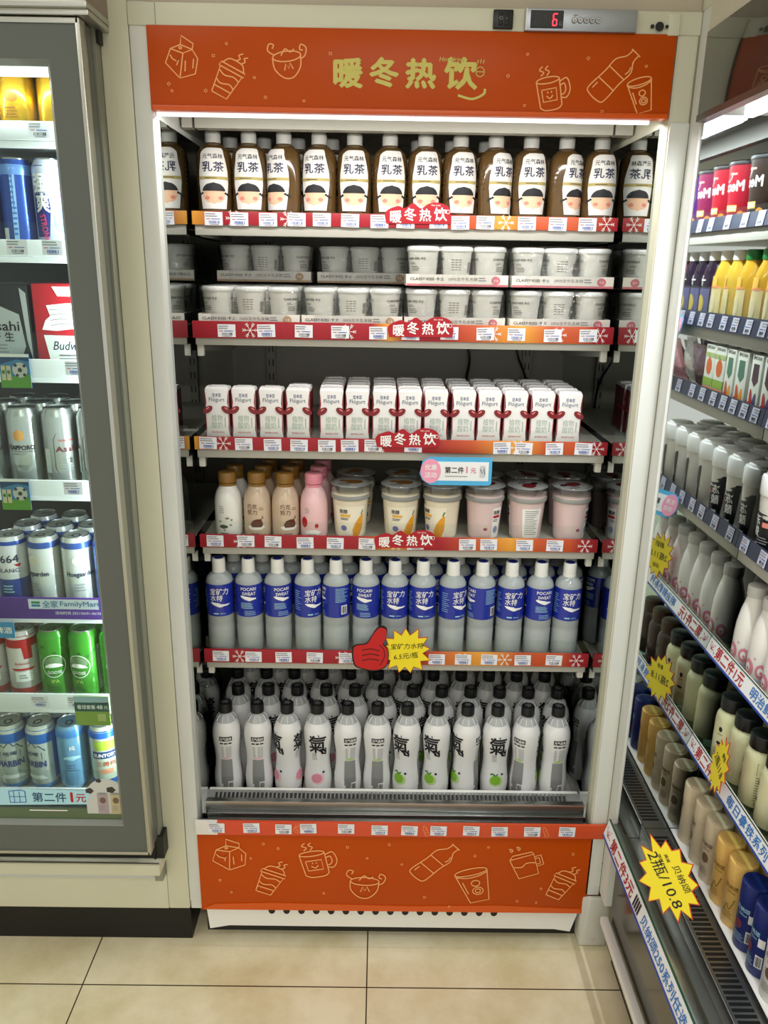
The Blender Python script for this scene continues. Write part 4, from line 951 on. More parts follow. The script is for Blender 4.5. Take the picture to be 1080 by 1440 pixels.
CX = [-.352, -.294, -.237, -.179, -.107, -.049, .008, .065, .121, .180, .237, .294, .353, .412]
for i, x in enumerate(CX):
    for j in range(1 if i < 3 else 2 if i == 3 else 5):
        lab = ('white plant yogurt carton, %s from left in the front row, third shelf' % ORD[i]) if j == 0 else ('white plant yogurt carton, %s row back, %s file from left, third shelf' % (ORD[j], ORD[i]))
        K_CRT.put((x+random.uniform(-.002, .002), 1.718+j*.043, 1.2285), random.uniform(-.05, .05), lab, 'carton', 'plant yogurt cartons on the third shelf')
KS = {k: Kind(small_bottle, k) for k in ('white', 'chocolate', 'pink')}
for i, (k, x, rz) in enumerate((('white', -.343, -.1), ('chocolate', -.277, 0), ('chocolate', -.213, .35), ('pink', -.148, 0))):
    nm = {'white': 'white yogurt drink with brown cap', 'chocolate': 'tan chocolate yogurt drink, brown cap', 'pink': 'pink yogurt drink with pink cap'}[k]
    for j in range(3 if i != 0 else 2):
        KS[k].put((x+.006*j, 1.727+j*.066, .9985), rz+j, nm + (', %s from left, front row, fourth shelf' % ORD[i] if j == 0 else ', row %s, %s from left, fourth shelf' % (('', 'two', 'three')[j], ORD[i])), 'bottle', 'yogurt drinks on the fourth shelf')
KC = {k: Kind(yogurt_cup, k) for k in ('mango', 'berry')}
for i, (k, x, rz) in enumerate((('mango', -.065, 0), ('mango', .050, .05), ('mango', .145, .3-1.0), ('berry', .242, .4), ('berry', .339, -1.9), ('berry', .440, .75))):
    for j in range(2):
        KC[k].put((x+.01*j, 1.735+j*.098, .9985), rz+j*1.1, ('%s yogurt cup with clear lid, %s cup from left in front, fourth shelf' % (k, ORD[i])) if j == 0 else '%s yogurt cup standing behind the %s front cup, fourth shelf' % (k, ORD[i]), 'yogurt cup', 'yogurt cups on the fourth shelf')
K_POC = Kind(pocari_bottle)
BX = row(13, -.367, .445); RZ = [.1, -2.05, -1.75, .5, 2.8, -2.25, .05, .1, .62, 2.6, .08, -2.0, .1]
RZ[9] = 3.0; RZ[8] = .6
for i, x in enumerate(BX):
    K_POC.put((x+random.uniform(-.002, .002), 1.708, .7150), RZ[i], 'blue wrapped sports drink bottle, %s from left in the front row, fifth shelf' % ORD[i], 'bottle', 'sports drink bottles on the fifth shelf')
    for j in (1, 2):
        K_POC.put((x+.020+random.uniform(-.0005, .0005) - .012*(j == 2), 1.708+j*.074, .7150), random.uniform(-2, 2), 'blue wrapped sports drink bottle, %s row, %s from left, fifth shelf' % (ORD[j], ORD[i]), 'bottle', 'sports drink bottles on the fifth shelf')
KQ = {k: Kind(sparkling_bottle, k) for k in ('peach', 'lime')}
QX = [-.367, -.290, -.2165, -.1425, -.069, .0045, .078, .1515, .225, .2985, .372, .4465]
for i, x in enumerate(QX):
    k = 'peach' if i < 4 else 'lime'; rz = (-2.0, -2.0, 1.15, .05, -1.85, -2.05, -.55, -.5, -1.0, .03, -2.75, -2.0)[i]
    nm = 'white %s sparkling water bottle' % k
    KQ[k].put((x+random.uniform(-.0003, .0003), 1.70, .3185), rz, nm + ', %s from left, front row, bottom deck' % ORD[i], 'bottle', 'sparkling water bottles on the bottom deck')
    for j in (1, 2, 3):
        KQ[k].put((x+.016*(j % 2)+random.uniform(-.0003, .0003), 1.70+j*.085, .3185), random.uniform(-1, 1)+(0 if j != 2 else 1.5), nm + ', %s row, %s from left, bottom deck' % (ORD[j], ORD[i]), 'bottle', 'sparkling water bottles on the bottom deck')
# ------------------------------------------------------------------ cards and cut-outs clipped to the rails
REDCARD = mat('red_topper_card', '#ad1526', .4); REDDK = mat('dark_red_card', '#8e1020', .4)
def topper(x, y, z, label):
    b = MB(); pts = smooth_path([(-.068, -.018), (-.07, .004), (-.045, .016), (-.03, .012), (-.012, .022), (.004, .012), (.02, .021), (.04, .024), (.062, .016), (.068, -.004), (.066, -.018)], 4) + [(-.068, -.019)]
    b.prism(pts, front(y), (0, .0012, 0), REDCARD); f = front(y-.0004)
    for ch, u, v, s in (('暖', -.048, -.005, .026), ('冬', -.018, .000, .027), ('热', .014, -.001, .026), ('饮', .046, .001, .028)): b.text(ch, s, f, WINK, u, v, bold=.03)
    b.text('Hot drink', .005, f, WINK, .036, .0185, skew=.2); b.line(ell(.0615, .006, .0032, .004, 10), .001, f, WINK, True)
    o = b.build('topper_card', None, (x, 0, z), smooth=False)
    return tag(o, label, 'sign', 'red topper cards on the rails')
topper(.075, 1.771, 1.698, 'red cut out card with white 暖冬热饮 letters on the top shelf rail')
topper(.085, 1.721, 1.468, 'red cut out card with white 暖冬热饮 letters on the second shelf rail behind price cards')
topper(.062, 1.681, 1.236, 'red cut out card with white 暖冬热饮 letters on the third shelf rail')
topper(.062, 1.681, 1.004, 'red cut out card with white 暖冬热饮 letters on the fourth shelf rail')
def burst(rx, ry, n, k=.72, seed=1):
    rr = random.Random(seed); out = []
    for i in range(2*n):
        a = PI/2 + i*PI/n; q = rr.uniform(.95, 1.12) if i % 2 == 0 else k*rr.uniform(.94, 1.05)
        out.append((rx*q*math.cos(a), ry*q*math.sin(a)))
    return out
BURSTY = mat('yellow_burst_card', '#f5e02a', .4, emit=0); BURSTR = mat('red_burst_edge', '#c9452a', .4)
def burst_card(name, rx, ry, words, seed=1):
    """words = [(text, size, u, v, rot)] hand written in black pen"""
    t = thing(name); b = MB(); f = front(0)
    b.prism(burst(rx*1.05, ry*1.05, 13, .74, seed), f, (0, .0012, 0), BURSTR); b.build('red_edge', t, smooth=False)
    b = MB(); b.poly(burst(rx, ry, 13, .74, seed), front(-.0005), BURSTY)
    for s, size, u, v, rot in words: b.text(s, size, front(-.0009, u, v, rot), INK, skew=.15, bold=.004)
    b.build('face', t, smooth=False)
    return t
b = burst_card('burst_price_card', .056, .057, [('宝矿力水特', .0155, .004, .013, .05), ('6.5元/瓶', .0165, .002, -.012, .12)], 4)
b.location = (.066, 1.650, .743); tag(b, 'yellow star burst card with handwritten 6.5元/瓶 beside the red thumb on the fifth shelf', 'sign')
t = thing('thumbs_up_sign', 'red thumbs up cut-out with black outline on the fifth shelf rail', 'sign', (-.002, 1.645, .742))
hand = smooth_path([(-.048, -.03), (-.05, .012), (-.022, .020), (-.012, .034), (-.002, .052), (.010, .062), (.023, .056), (.022, .036), (.016, .020), (.026, .008), (.028, -.014), (.022, -.036), (.0, -.046), (-.03, -.042)], 5, True)
MB().prism([(x*1.07, z*1.07) for x, z in hand], front(.001), (0, .0014, 0), BLACK).build('outline', t, smooth=False)
b = MB(); b.poly(hand, front(-.0002), mat('red_hand_card', '#c5161f', .35)); f = front(-.0006)
for k in range(3): b.line(smooth_path([(-.032, .004-k*.013), (-.012, .008-k*.013), (.008, .003-k*.012)]), .0026, f, mat('dark_red_line', '#5c0a12', .5))
b.line(smooth_path([(.008, .018), (.018, .008), (.020, -.012), (.010, -.034)]), .0022, f, mat('dark_red_line', '#5c0a12', .5)); b.build('hand', t, smooth=False)
def offer_sign(name='offer_sign'):
    t = thing(name); W, Hh = .078, .031
    b = MB(); b.prism([(-W, .004-.010), (-W+.006, .022), (-W+.022, Hh), (W, Hh), (W, -Hh+.004), (W-.006, -Hh), (-W+.022, -Hh), (-W+.006, -.020)], front(0), (0, .0014, 0), mat('sky_blue_card', '#4fb1e2', .35)); b.build('card', t, smooth=False)
    b = MB(); b.prism([(-.06, .021), (.071, .021), (.071, -.021), (-.06, -.021)], front(-.0006), (0, .0006, 0), PAPER); f = front(-.0012)
    b.text('第二件', .0155, f, INK, -.003, .003, bold=.02, width=.041); b.text('1', .020, f, mat('pink_ink', '#d97a9a', .5), .024, .004, bold=.03); b.text('元', .0135, f, mat('pink_ink', '#d97a9a', .5), .038, .002, bold=.015)
    lines_of_print(b, f, .012, -.011, .07, .004, 1, GREYINK, 3, nu=1); b.rect(.058, .0, .012, .026, f, mat('pale_pack_print', '#c9cbd2', .5), 1); b.line([(.053, .006), (.057, -.004), (.061, .008), (.063, -.006)], .0016, front(-.0016), INK)
    b.build('white_panel', t, smooth=False)
    b = MB(); b.prism(ell(-.054, 0, .022, .027, 26), front(-.0012), (0, .0008, 0), mat('pink_disc', '#ee9dbb', .4)); f = front(-.0016)
    b.text('优惠', .0135, f, WINK, -.054, .0085, bold=.02); b.text('活动', .0135, f, WINK, -.054, -.0085, bold=.02); b.build('disc', t, smooth=False, label='pink disc reading 优惠活动')
    MB().box(-.006, .006, .0014, .004, .02, .036, ACRYL).build('clip', t, smooth=False)
    return t
K_OFF = Kind(offer_sign)
K_OFF.put((.165, 1.655, 1.172), .0, 'blue and pink offer sign reading 第二件1元 clipped below the third shelf of the middle cooler', 'sign')

# ------------------------------------------------------------------ cans and cartons behind the glass door
TIN = mat('can_end', '#b9bdbd', .25, 1); PULL = mat('pull_tab', '#8e9393', .3, 1)
CANS = {}
def can(kind):
    t = thing('beer_can'); r, h = .0331, .168
    base, deco = {'gold': ('#c79a1e', 'g'), 'silver_star': ('#c4c8c6', 's'), 'silver': ('#bfc2c0', 'a'), 'white': ('#d4d8d4', 'h'), 'white_blue': ('#e4e5ea', 'b'), 'deep_blue': ('#1d5fc0', 't'), 'red_white': ('#ddd8d6', 'r'), 'green': ('#3f9a2c', 'i'), 'ice': ('#d3dad2', 'n'), 'pale_blue': ('#7db4dd', 'p'), 'blue_top': ('#cfd6c2', 'u'), 'strong': ('#cfd4ea', 'q'), 'navy': ('#2a4fa6', 'v')}[kind]
    if kind == 'gold': h = .122; r = .0335
    if kind in ('strong', 'navy'): r = .030
    metal = .75 if kind in ('silver', 'silver_star', 'gold') else .3
    M0 = mat(kind + '_can', base, .26, metal, coat=.2)
    prof = [(r*.78, 0), (r*.82, .003), (r*.97, .010), (r, .015), (r, h-.020), (r*.97, h-.015), (r*.82, h-.005), (r*.82, h-.003)]
    if kind == 'gold': prof = [(r*.8, 0), (r*.97, .008), (r, .012), (r, h-.03), (r*.985, h-.028), (r, h-.024), (r*.985, h-.020), (r*.97, h-.014), (r*.985, h-.012), (r*.94, h-.006), (r*.90, h-.003)]
    R = radius(prof); b = MB().lathe(prof, M0, 32); f = round_map(R, 0, 0, .0006, r); g = round_map(R, 0, 0, .0010, r)
    def band(z0, z1, c, e=.0004, rough=.3, mt=.3):
        n = 32; m = mat('print' + c, c, rough, mt); zs = [z0+(z1-z0)*q/3 for q in range(4)]
        b.add([((R(z)+e)*math.cos(2*PI*i/n), (R(z)+e)*math.sin(2*PI*i/n), z) for z in zs for i in range(n)], [(j*n+i, j*n+(i+1) % n, (j+1)*n+(i+1) % n, (j+1)*n+i) for j in range(3) for i in range(n)], m)
    T = lambda s, size, u, v, m, w=None, bold=.015, fm=None: b.text(s, size, fm or g, m, u, v, bold=bold, fine=.005, width=w)
    if deco == 'g': b.oval(0, .07, .012, .009, f, mat('bronze_print', '#8c5a16', .4, .4), 7, 5); lines_of_print(b, f, 0, .045, .03, .02, 4, mat('bronze_print', '#8c5a16', .4, .4), 3, nu=5)
    if deco == 's': b.poly([f(u, v)[0:2] + (0,) for u, v in ()] or [(0, 0), (0, .0001), (.0001, 0)], f, WINK); b.oval(-.004, .112, .011, .012, f, mat('orange_star_print', '#e0a256', .4), 7, 5); T('SAPPORO', .0135, 0, .087, INK, .050, .03); lines_of_print(b, f, 0, .074, .04, .006, 1, GREYT, 3, nu=5); T('札幌啤酒', .0075, -.004, .048, GREYT); b.rect(0, .079, .05, .0008, f, INK, 8)
    if deco == 'a':
        b.line([(-.02, .116), (.02, .116), (.026, .106), (.026, .044), (.02, .034), (-.02, .034), (-.026, .044), (-.026, .106)], .001, f, INK, True)
        T('Asahi', .0155, 0, .085, mat('dark_red_ink', '#5a1a1e', .5), .045, .03); b.text('生', .012, g, INK, .004, .062, bold=.02); lines_of_print(b, f, 0, .05, .03, .008, 2, GREYT, 3, nu=5); T('SUPER "DRY"', .005, 0, .103, REDINK, .032)
        b.rect(-1.3*r, .06, .014, .05, f, mat('pale_block', '#d9dbd9', .4), 3)
    if deco == 'h': band(h-.026, h-.013, '#3a57a0'); T('Hoegaarden', .015, 0, .084, mat('navy_ink', '#24264a', .5), .060, .03); b.oval(0, .115, .016, .012, f, mat('pale_crest', '#d9d6c6', .4), 7, 6); lines_of_print(b, f, 0, .055, .03, .02, 3, GREYINK, 4, nu=5)
    if deco == 'b': band(.012, .072, '#26479c'); band(h-.02, h-.012, '#2d4fa8'); T('1664', .024, 0, .118, NAVY, .046, .01); T('BLANC', .013, 0, .092, NAVY, .046, .0); b.patch([(.10, .018, .024), (.106, .012, .028)], f, REDINK, 4); lines_of_print(b, f, 0, .05, .03, .02, 3, PBL, 4, nu=5)
    if deco == 't': band(.0, .03, '#1a4da0'); T('TS', .04, -.004, .115, WINK, .04, .03); b.oval(0, .07, .018, .022, f, mat('light_blue_print', '#5a9be0', .4), 7, 6)
    if deco == 'r': band(h-.040, h-.013, '#b81e26'); band(.012, .03, '#b8303a'); b.patch([(.10, .004, .022), (.145, -.002, .022)], f, REDINK, 5); b.patch([(.073, -.02, .02), (.078, -.026, .026)], f, REDINK, 6); T('Budweiser', .009, .0, .090, REDINK, .032, .0); b.rect(0, .058, .036, .024, f, WINK, 6); lines_of_print(b, g, 0, .058, .02, .012, 2, GREYINK, 3, nu=3)
    if deco == 'i':
        G2 = mat('dark_green_print', '#1f5f1e', .4, .3); b.line(ell(0, .085, .025, .027, 28), .0016, f, WINK, True); b.oval(0, .095, .021, .013, f, mat('grey_green_print', '#6f8f68', .4), 7, 6); b.patch([(.082, -.020, .020), (.087, -.017, .016), (.092, -.008, .004)], g, WINK, 7); T('GOOSE', .010, 0, .070, WINK, .03); T('IPA', .012, 0, .048, mat('lime_ink', '#a9cf5a', .5)); lines_of_print(b, f, 0, .03, .036, .014, 2, G2, 3, nu=5)
        for k in range(26):
            q = random.Random(k); b.oval(q.uniform(-.09, .09), q.uniform(.02, .14), .004, .003, round_map(R, 0, 0, .0003, r), G2, 5, 2)
        b.rect(1.6*r, .075, .016, .11, f, mat('pale_block', '#d9dbd9', .4), 3); lines_of_print(b, g, 1.6*r, .08, .013, .08, 12, GREYT, 4, nu=2)
    if deco == 'n': band(h-.045, h-.012, '#2f74cf'); band(.0, .016, '#4f93d8'); MT = mat('mountain_ink', '#34506e', .5); b.line([(-.03, .106), (-.018, .118), (-.012, .112), (0, .126), (.010, .114), (.016, .118), (.03, .104)], .003, f, MT); b.line([(-.022, .10), (-.022, .084), (.022, .084), (.022, .10)], .002, f, MT); T('哈啤', .012, 0, .096, MT, .03, .02); T('HARBIN', .022, 0, .070, mat('indigo_ink', '#3a4d8a', .5), .058, .04); b.patch([(.03, -.03, .03), (.04, -.02, .02)], f, WINK, 7); b.rect(1.75*r, .075, .02, .10, f, mat('blue_print', '#2f74cf', .4, .3), 3)
    if deco == 'p': band(h-.03, h-.012, '#4d8fd6'); T('纯', .013, .002, .112, WINK, None, .02); b.oval(0, .085, .02, .006, f, PBL, 5, 6); lines_of_print(b, f, 0, .06, .03, .02, 3, mat('blue_grey_ink', '#4c6f96', .5), 4, nu=5)
    if deco == 'u': band(h-.03, h-.012, '#2a6cc9'); band(.0, .03, '#2f66b4'); b.patch([(.108, -.02, .02), (.122, -.026, .026), (.132, -.02, .02)], f, mat('olive_leaf_print', '#9db93c', .4), 7); b.patch([(.086, -.03, .03), (.104, -.03, .03)], f, mat('suntory_blue', '#22406f', .4), 8); T('SUNTORY', .0125, 0, .095, WINK, .052, .03, round_map(R, 0, 0, .0014, r)); T('三得利', .013, 0, .072, mat('rust_ink', '#a8583c', .5), .042, .02); b.rect(0, .052, .03, .012, f, mat('rust_print', '#c98a6c', .4), 5)
    if deco == 'q': b.patch([(.03, -.026, .0), (.08, -.027, .006), (.155, -.026, -.002)], f, mat('indigo_band', '#24307a', .4), 8); b.text('强', .036, g, WINK, -.012, .124, bold=.03, fine=.005, width=.026); b.text('爽', .036, g, WINK, -.008, .090, bold=.03, fine=.005, width=.026); b.text('STRONG', .016, round_map(R, 0, 0, .0014, r, -PI/2+.12), mat('magenta_ink', '#d8457c', .5), -.045, -.002, bold=.03, fine=.005, width=.05); b.oval(.022, .108, .009, .014, f, mat('rose_print', '#e08a9a', .4), 7, 4); b.oval(.021, .06, .012, .022, f, mat('ice_blue_print', '#8fb2e2', .4), 7, 4)
    if deco == 'v': b.line([(0, .02), (.002, .15)], .009, f, mat('sky_stripe', '#9cc4ee', .4)); lines_of_print(b, g, .001, .085, .008, .11, 12, mat('sky_ink', '#3f78c2', .5), 4, nu=2); b.rect(-.022, .03, .014, .03, f, WINK, 3); band(h-.03, h-.012, '#6f9ae0')
    b.build('body', t)
    b = MB(); rr_ = prof[-1][0]
    b.lathe([(rr_, h-.003), (rr_*1.02, h-.001), (rr_*.97, h), (rr_*.92, h-.0035), (rr_*.9, h-.004)], TIN, 30); b.build('can_end', t, label='silver can end')
    b = MB().line(ell(0, -.006, .0075, .009, 14), .004, lambda u, v: (u, v, h-.0028), PULL, True); b.build('pull_tab', t, smooth=False)
    return t
def KCAN(k): return CANS.setdefault(k, Kind(can, k))
NAMES = {'gold': 'small gold beer can', 'silver_star': 'silver beer can with orange star', 'silver': 'plain silver beer can', 'white': 'white beer can with blue neck', 'white_blue': 'white and blue beer can', 'deep_blue': 'deep blue beer can', 'red_white': 'red and white beer can', 'green': 'bright green beer can', 'ice': 'pale beer can with mountain drawing', 'pale_blue': 'plain light blue beer can', 'blue_top': 'pale beer can with navy band', 'strong': 'white and indigo cocktail can', 'navy': 'slim navy blue cocktail can'}
SHELVES = [('top', .0), ('second', 0), ('third', 0), ('fourth', 0), ('fifth', 0), ('sixth', 0)]
def cans(z, rowname, items, y0=1.602, back=0, backkind=None):
    for i, (k, x, rz) in enumerate(items):
        KCAN(k).put((x, y0, z), rz, NAMES[k] + ', %s from left, front row, %s' % (ORD[i], rowname), 'can', 'drink cans behind the glass door')
        for j in range(1, back+1):
            kk = backkind or k
            KCAN(kk).put((x+.007*j, y0+j*.0725, z), rz+j, NAMES[kk] + ', %s row back, %s from left, %s' % (ORD[j], ORD[i], rowname), 'can', 'drink cans behind the glass door')
cans(1.802, 'top fridge shelf', (('gold', -.745, 0), ('gold', -.669, 0), ('gold', -.599, .5)), back=1)
cans(1.605, 'second fridge shelf', (('navy', -.755, 0), ('navy', -.690, .1), ('strong', -.628, .1), ('strong', -.564, .4)), back=1)
cans(1.142, 'fourth fridge shelf', (('silver', -.806, .5), ('silver_star', -.731, .15), ('silver', -.659, .75), ('silver', -.588, .35)), back=2)
cans(.869, 'fifth fridge shelf', (('white_blue', -.790, .1), ('white', -.719, -.4), ('white', -.648, .45), ('deep_blue', -.580, .2)), back=2)
cans(.650, 'sixth fridge shelf', (('red_white', -.865, .3), ('red_white', -.794, .35), ('green', -.724, .3), ('green', -.655, -.15), ('green', -.586, .4)), back=1)
cans(.413, 'bottom fridge shelf', (('ice', -.848, .25), ('ice', -.777, -.35), ('pale_blue', -.708, .3), ('blue_top', -.632, .35), ('blue_top', -.564, .1)), back=1)
# two beer multipacks on the third shelf
b = MB().box(-.0275*2, .0275*2, -.05, .05, 0, .165, mat('black_pack_card', '#1d1f22', .4), .003); f = front(-.0505); g = front(-.0509)
t = thing('beer_multipack', 'black and silver beer multipack left of the red one on the third fridge shelf', 'beer pack', (-.735, 1.62, 1.3825))
b.poly([(-.03, .0), (.02, .0), (.042, .05), (.035, .11), (.0, .125), (-.03, .10), (-.04, .04)], f, mat('silver_pack_print', '#b9bdbc', .35, .4)); b.text('Asahi', .026, g, INK, .0, .088, bold=.02, width=.066); b.rect(-.02, .068, .03, .002, g, INK, 1); b.rect(-.02, .074, .03, .002, g, INK, 1); b.text('生', .02, g, INK, .012, .068, bold=.02); lines_of_print(b, g, 0, .045, .03, .02, 3, GREYT, 4, nu=1)
b.text('Asahi', .016, f, WINK, -.028, .147, bold=.02, width=.04); b.poly([(-.055, .03), (-.042, .075), (-.055, .10)], f, mat('wine_print', '#6a2030', .4)); b.poly([(.040, .16), (.052, .15), (.054, .02), (.046, .06)], f, mat('silver_pack_print', '#b9bdbc', .35, .4)); b.build('carton', t, smooth=True)
MB().box(-.045, .045, -.03, .03, 0, .004, mat('shrink_grey', '#3d4144', .2)).build('wrap_top', t, (0, 0, .165))
t = thing('beer_multipack', 'red beer multipack carton with white script panel on the third fridge shelf', 'beer pack', (-.610, 1.625, 1.3825))
b = MB().box(-.062, .062, -.055, .055, 0, .168, mat('red_pack_card', '#c0202e', .35), .003); f = front(-.0555); g = front(-.0559)
b.poly([(-.036, .013), (.06, .013), (.06, .070), (-.046, .072)], f, WINK); b.text('Budweiser', .024, g, NAVY, .016, .052, skew=.25, width=.088)
lines_of_print(b, g, .01, .030, .06, .014, 2, GREYINK, 3, nu=1)
b.poly([(-.048, .082), (-.04, .10), (-.03, .108), (-.036, .128), (.0, .132), (.06, .134), (.06, .08), (.03, .078), (.01, .084), (-.02, .08)], f, WINK)
for k in range(4): b.line(smooth_path([(-.03, .09+k*.01), (0, .094+k*.009), (.05, .088+k*.01)]), .0012, g, GREYT)
b.build('carton', t); MB().prism([(-.022, .0), (.022, .0), (.012, -.018), (-.012, -.018)], front(-.0559), (0, .001, 0), WINK).build('handle_slot', t, (0, 0, .163), smooth=False)
def football_card():
    t = thing('football_card'); w, h = .058, .0325
    b = MB().box(-w/2, w/2, 0, .0012, -h, h, mat('card_sky', '#3f7fae', .45)); f = front(-.0004); g = front(-.0008)
    b.poly([(-w/2, -h), (w/2, -h), (w/2, -.006), (-w/2, -.014)], f, mat('card_grass', '#5c9a34', .45)); b.poly([(-w/2, .012), (-w/2, h), (w/2, h), (w/2, .018), (.005, .022)], f, mat('card_deep_blue', '#20456f', .45)); b.rect(0, h-.003, w, .006, g, WINK, 1)
    b.build('card', t, smooth=False)
    b = MB(); c = (.010, .002); b.poly(ell(c[0], c[1], .0145, .0145, 26), g, BALLW)
    for cx, cz, r in ((.010, .002, .0048), (.002, .011, .0036), (.019, .010, .0034), (.004, -.008, .0034), (.018, -.007, .0034)): b.poly([(cx + r*math.cos(k*2*PI/5), cz + r*math.sin(k*2*PI/5)) for k in range(5)], front(-.0012), BALLK)
    b.build('ball_print', t, smooth=False, label='printed football')
    b = MB()
    for x in (-.022, -.012): b.rect(x, -.004, .008, .028, g, mat('cream_can_print', '#cfc79c', .4), 1); b.poly(ell(x, -.002, .003, .004, 10), front(-.0012), LIMED)
    b.build('can_print', t, smooth=False)
    return t
K_FB = Kind(football_card)
K_FB.put((-.703, 1.531, 1.389), 0, 'football promotion card hanging on the third shelf rail above the silver cans', 'card')
K_FB.put((-.732, 1.531, 1.142), 0, 'football promotion card hanging on the fourth shelf rail below the silver cans', 'card')
b = MB().box(-.038, .038, 0, .0012, -.036, .036, mat('card_pitch', '#8fae4a', .45)); f = front(-.0004); g = front(-.0008)
b.poly([(-.038, .022), (.038, .018), (.038, .036), (-.038, .036)], f, mat('pale_sky_print', '#a9c9d6', .5)); b.rect(0, .010, .076, .022, f, mat('dark_teal_print', '#1f5a56', .45), 1)
b.text('看球套餐', .011, g, WINK, -.012, .010, bold=.02, width=.040); b.text('48', .014, g, WINK, .017, .010, bold=.03); b.text('元', .010, g, WINK, .031, .009, bold=.01); b.rect(.02, -.016, .018, .018, f, mat('card_light', '#c4cf7e', .45), 1)
tag(b.build('meal_deal_card', None, (-.624, 1.531, .648), smooth=False), 'green and teal card reading 48元 hanging over the lowest fridge shelf', 'card')
b = MB().box(-.035, .035, 0, .0012, -.018, .018, mat('blue_badge_card', '#3a8fc4', .4)); b.text('嗨啤酒', .016, front(-.0004), WINK, .004, 0, bold=.02, width=.052)
tag(b.build('blue_badge', None, (-.805, 1.528, .842), smooth=False), 'small blue card reading 嗨啤酒 hanging over the red and white cans', 'card')

# ------------------------------------------------------------------ stocking the corner cooler
def fruit_tea_cup(kind):
    c = {'red': '#a3182c', 'purple': '#5a2a78', 'plum': '#7d1f4a', 'green': '#3f6a3c', 'dark': '#33251f'}[kind]
    t = thing('fruit_tea_cup'); prof = [(.029, 0), (.031, .003), (.0385, .128), (.0392, .131)]; R = radius(prof)
    b = MB().lathe(prof, mat(kind + '_paper_cup', c, .35, coat=.3), 30); f = round_map(R, 0, 0, .0006, .036)
    b.text('Meco', .030, f, WINK, 0, .088, bold=.03, fine=.005, width=.052); b.rect(.002, .043, .034, .013, f, mat('pale_gold_tab', '#d9b25c', .5), 6); lines_of_print(b, round_map(R, 0, 0, .001, .036), .002, .043, .03, .009, 2, WINK, 3, nu=4); b.oval(-.025, .030, .008, .008, f, mat('orange_disc', '#dd8a2a', .5), 7, 3)
    b.line(ell(.018, .115, .016, .018, 16, PI, 2*PI), .0016, f, WINK); b.rect(0, .112, .02, .004, f, BLUSH, 4)
    b.build('cup', t); MB().lathe([(.0402, 0), (.0406, .002), (.0406, .007), (.038, .0095), (.033, .010)], CAPK, 30).build('lid', t, (0, 0, .1295), 'black lid')
    return t
def juice_bottle(kind):
    body, cap = {'grape': ('#2c1e33', WHITE), 'maroon': ('#6a1f35', WHITE), 'yellow': ('#d9b53c', WHITE), 'orange': ('#dcae34', mat('green_cap', '#1f7d36', .35))}[kind]
    t = thing('juice_bottle'); prof = [(.025, 0), (.0285, .004), (.029, .012), (.029, .10), (.0285, .112), (.024, .13), (.0185, .143), (.0175, .149)]; R = radius(prof); f = round_map(R, 0, 0, .0007, .029); g = round_map(R, 0, 0, .0011, .029)
    b = MB().lathe(prof, mat(kind + '_juice', body, .15, trans=.15, coat=.5), 28, shape=lambda a: 1+.035*math.cos(4*a)); R2 = radius([(r*1.035, z) for r, z in prof]); f = round_map(R2, 0, 0, .0007, .029); g = round_map(R2, 0, 0, .0011, .029)
    if kind in ('grape', 'maroon'):
        b.patch([(.006, -.024, .024), (.085, -.024, .024)], f, mat('violet_label', '#5b5a8a', .4), 8); b.oval(.0, .050, .013, .022, g, mat('yellow_oval_print', '#d3b64e', .5), 9, 5); b.text('十', .024, f, WINK, 0, .103, bold=.03, fine=.005); b.rect(0, .016, .03, .010, g, PBL, 5)
    else:
        b.patch([(.006, -.024, .024), (.088, -.024, .024)], f, mat('straw_label', '#e2cf96', .4), 8); b.oval(0, .052, .012, .024, g, mat('cream_oval_print', '#ead9ae', .5), 9, 5); b.rect(0, .102, .024, .022, f, mat('amber_tab', '#e9b64a', .5), 5); b.rect(0, .018, .036, .012, g, mat('fresh_green_print', '#9fbb5e', .5), 6); b.rect(0, .09, .04, .006, g, mat('salmon_print', '#e0935c', .5), 6)
    b.build('bottle', t); ribbed_cap(.0195, .021, cap, 26).build('cap', t, (0, 0, .148))
    return t
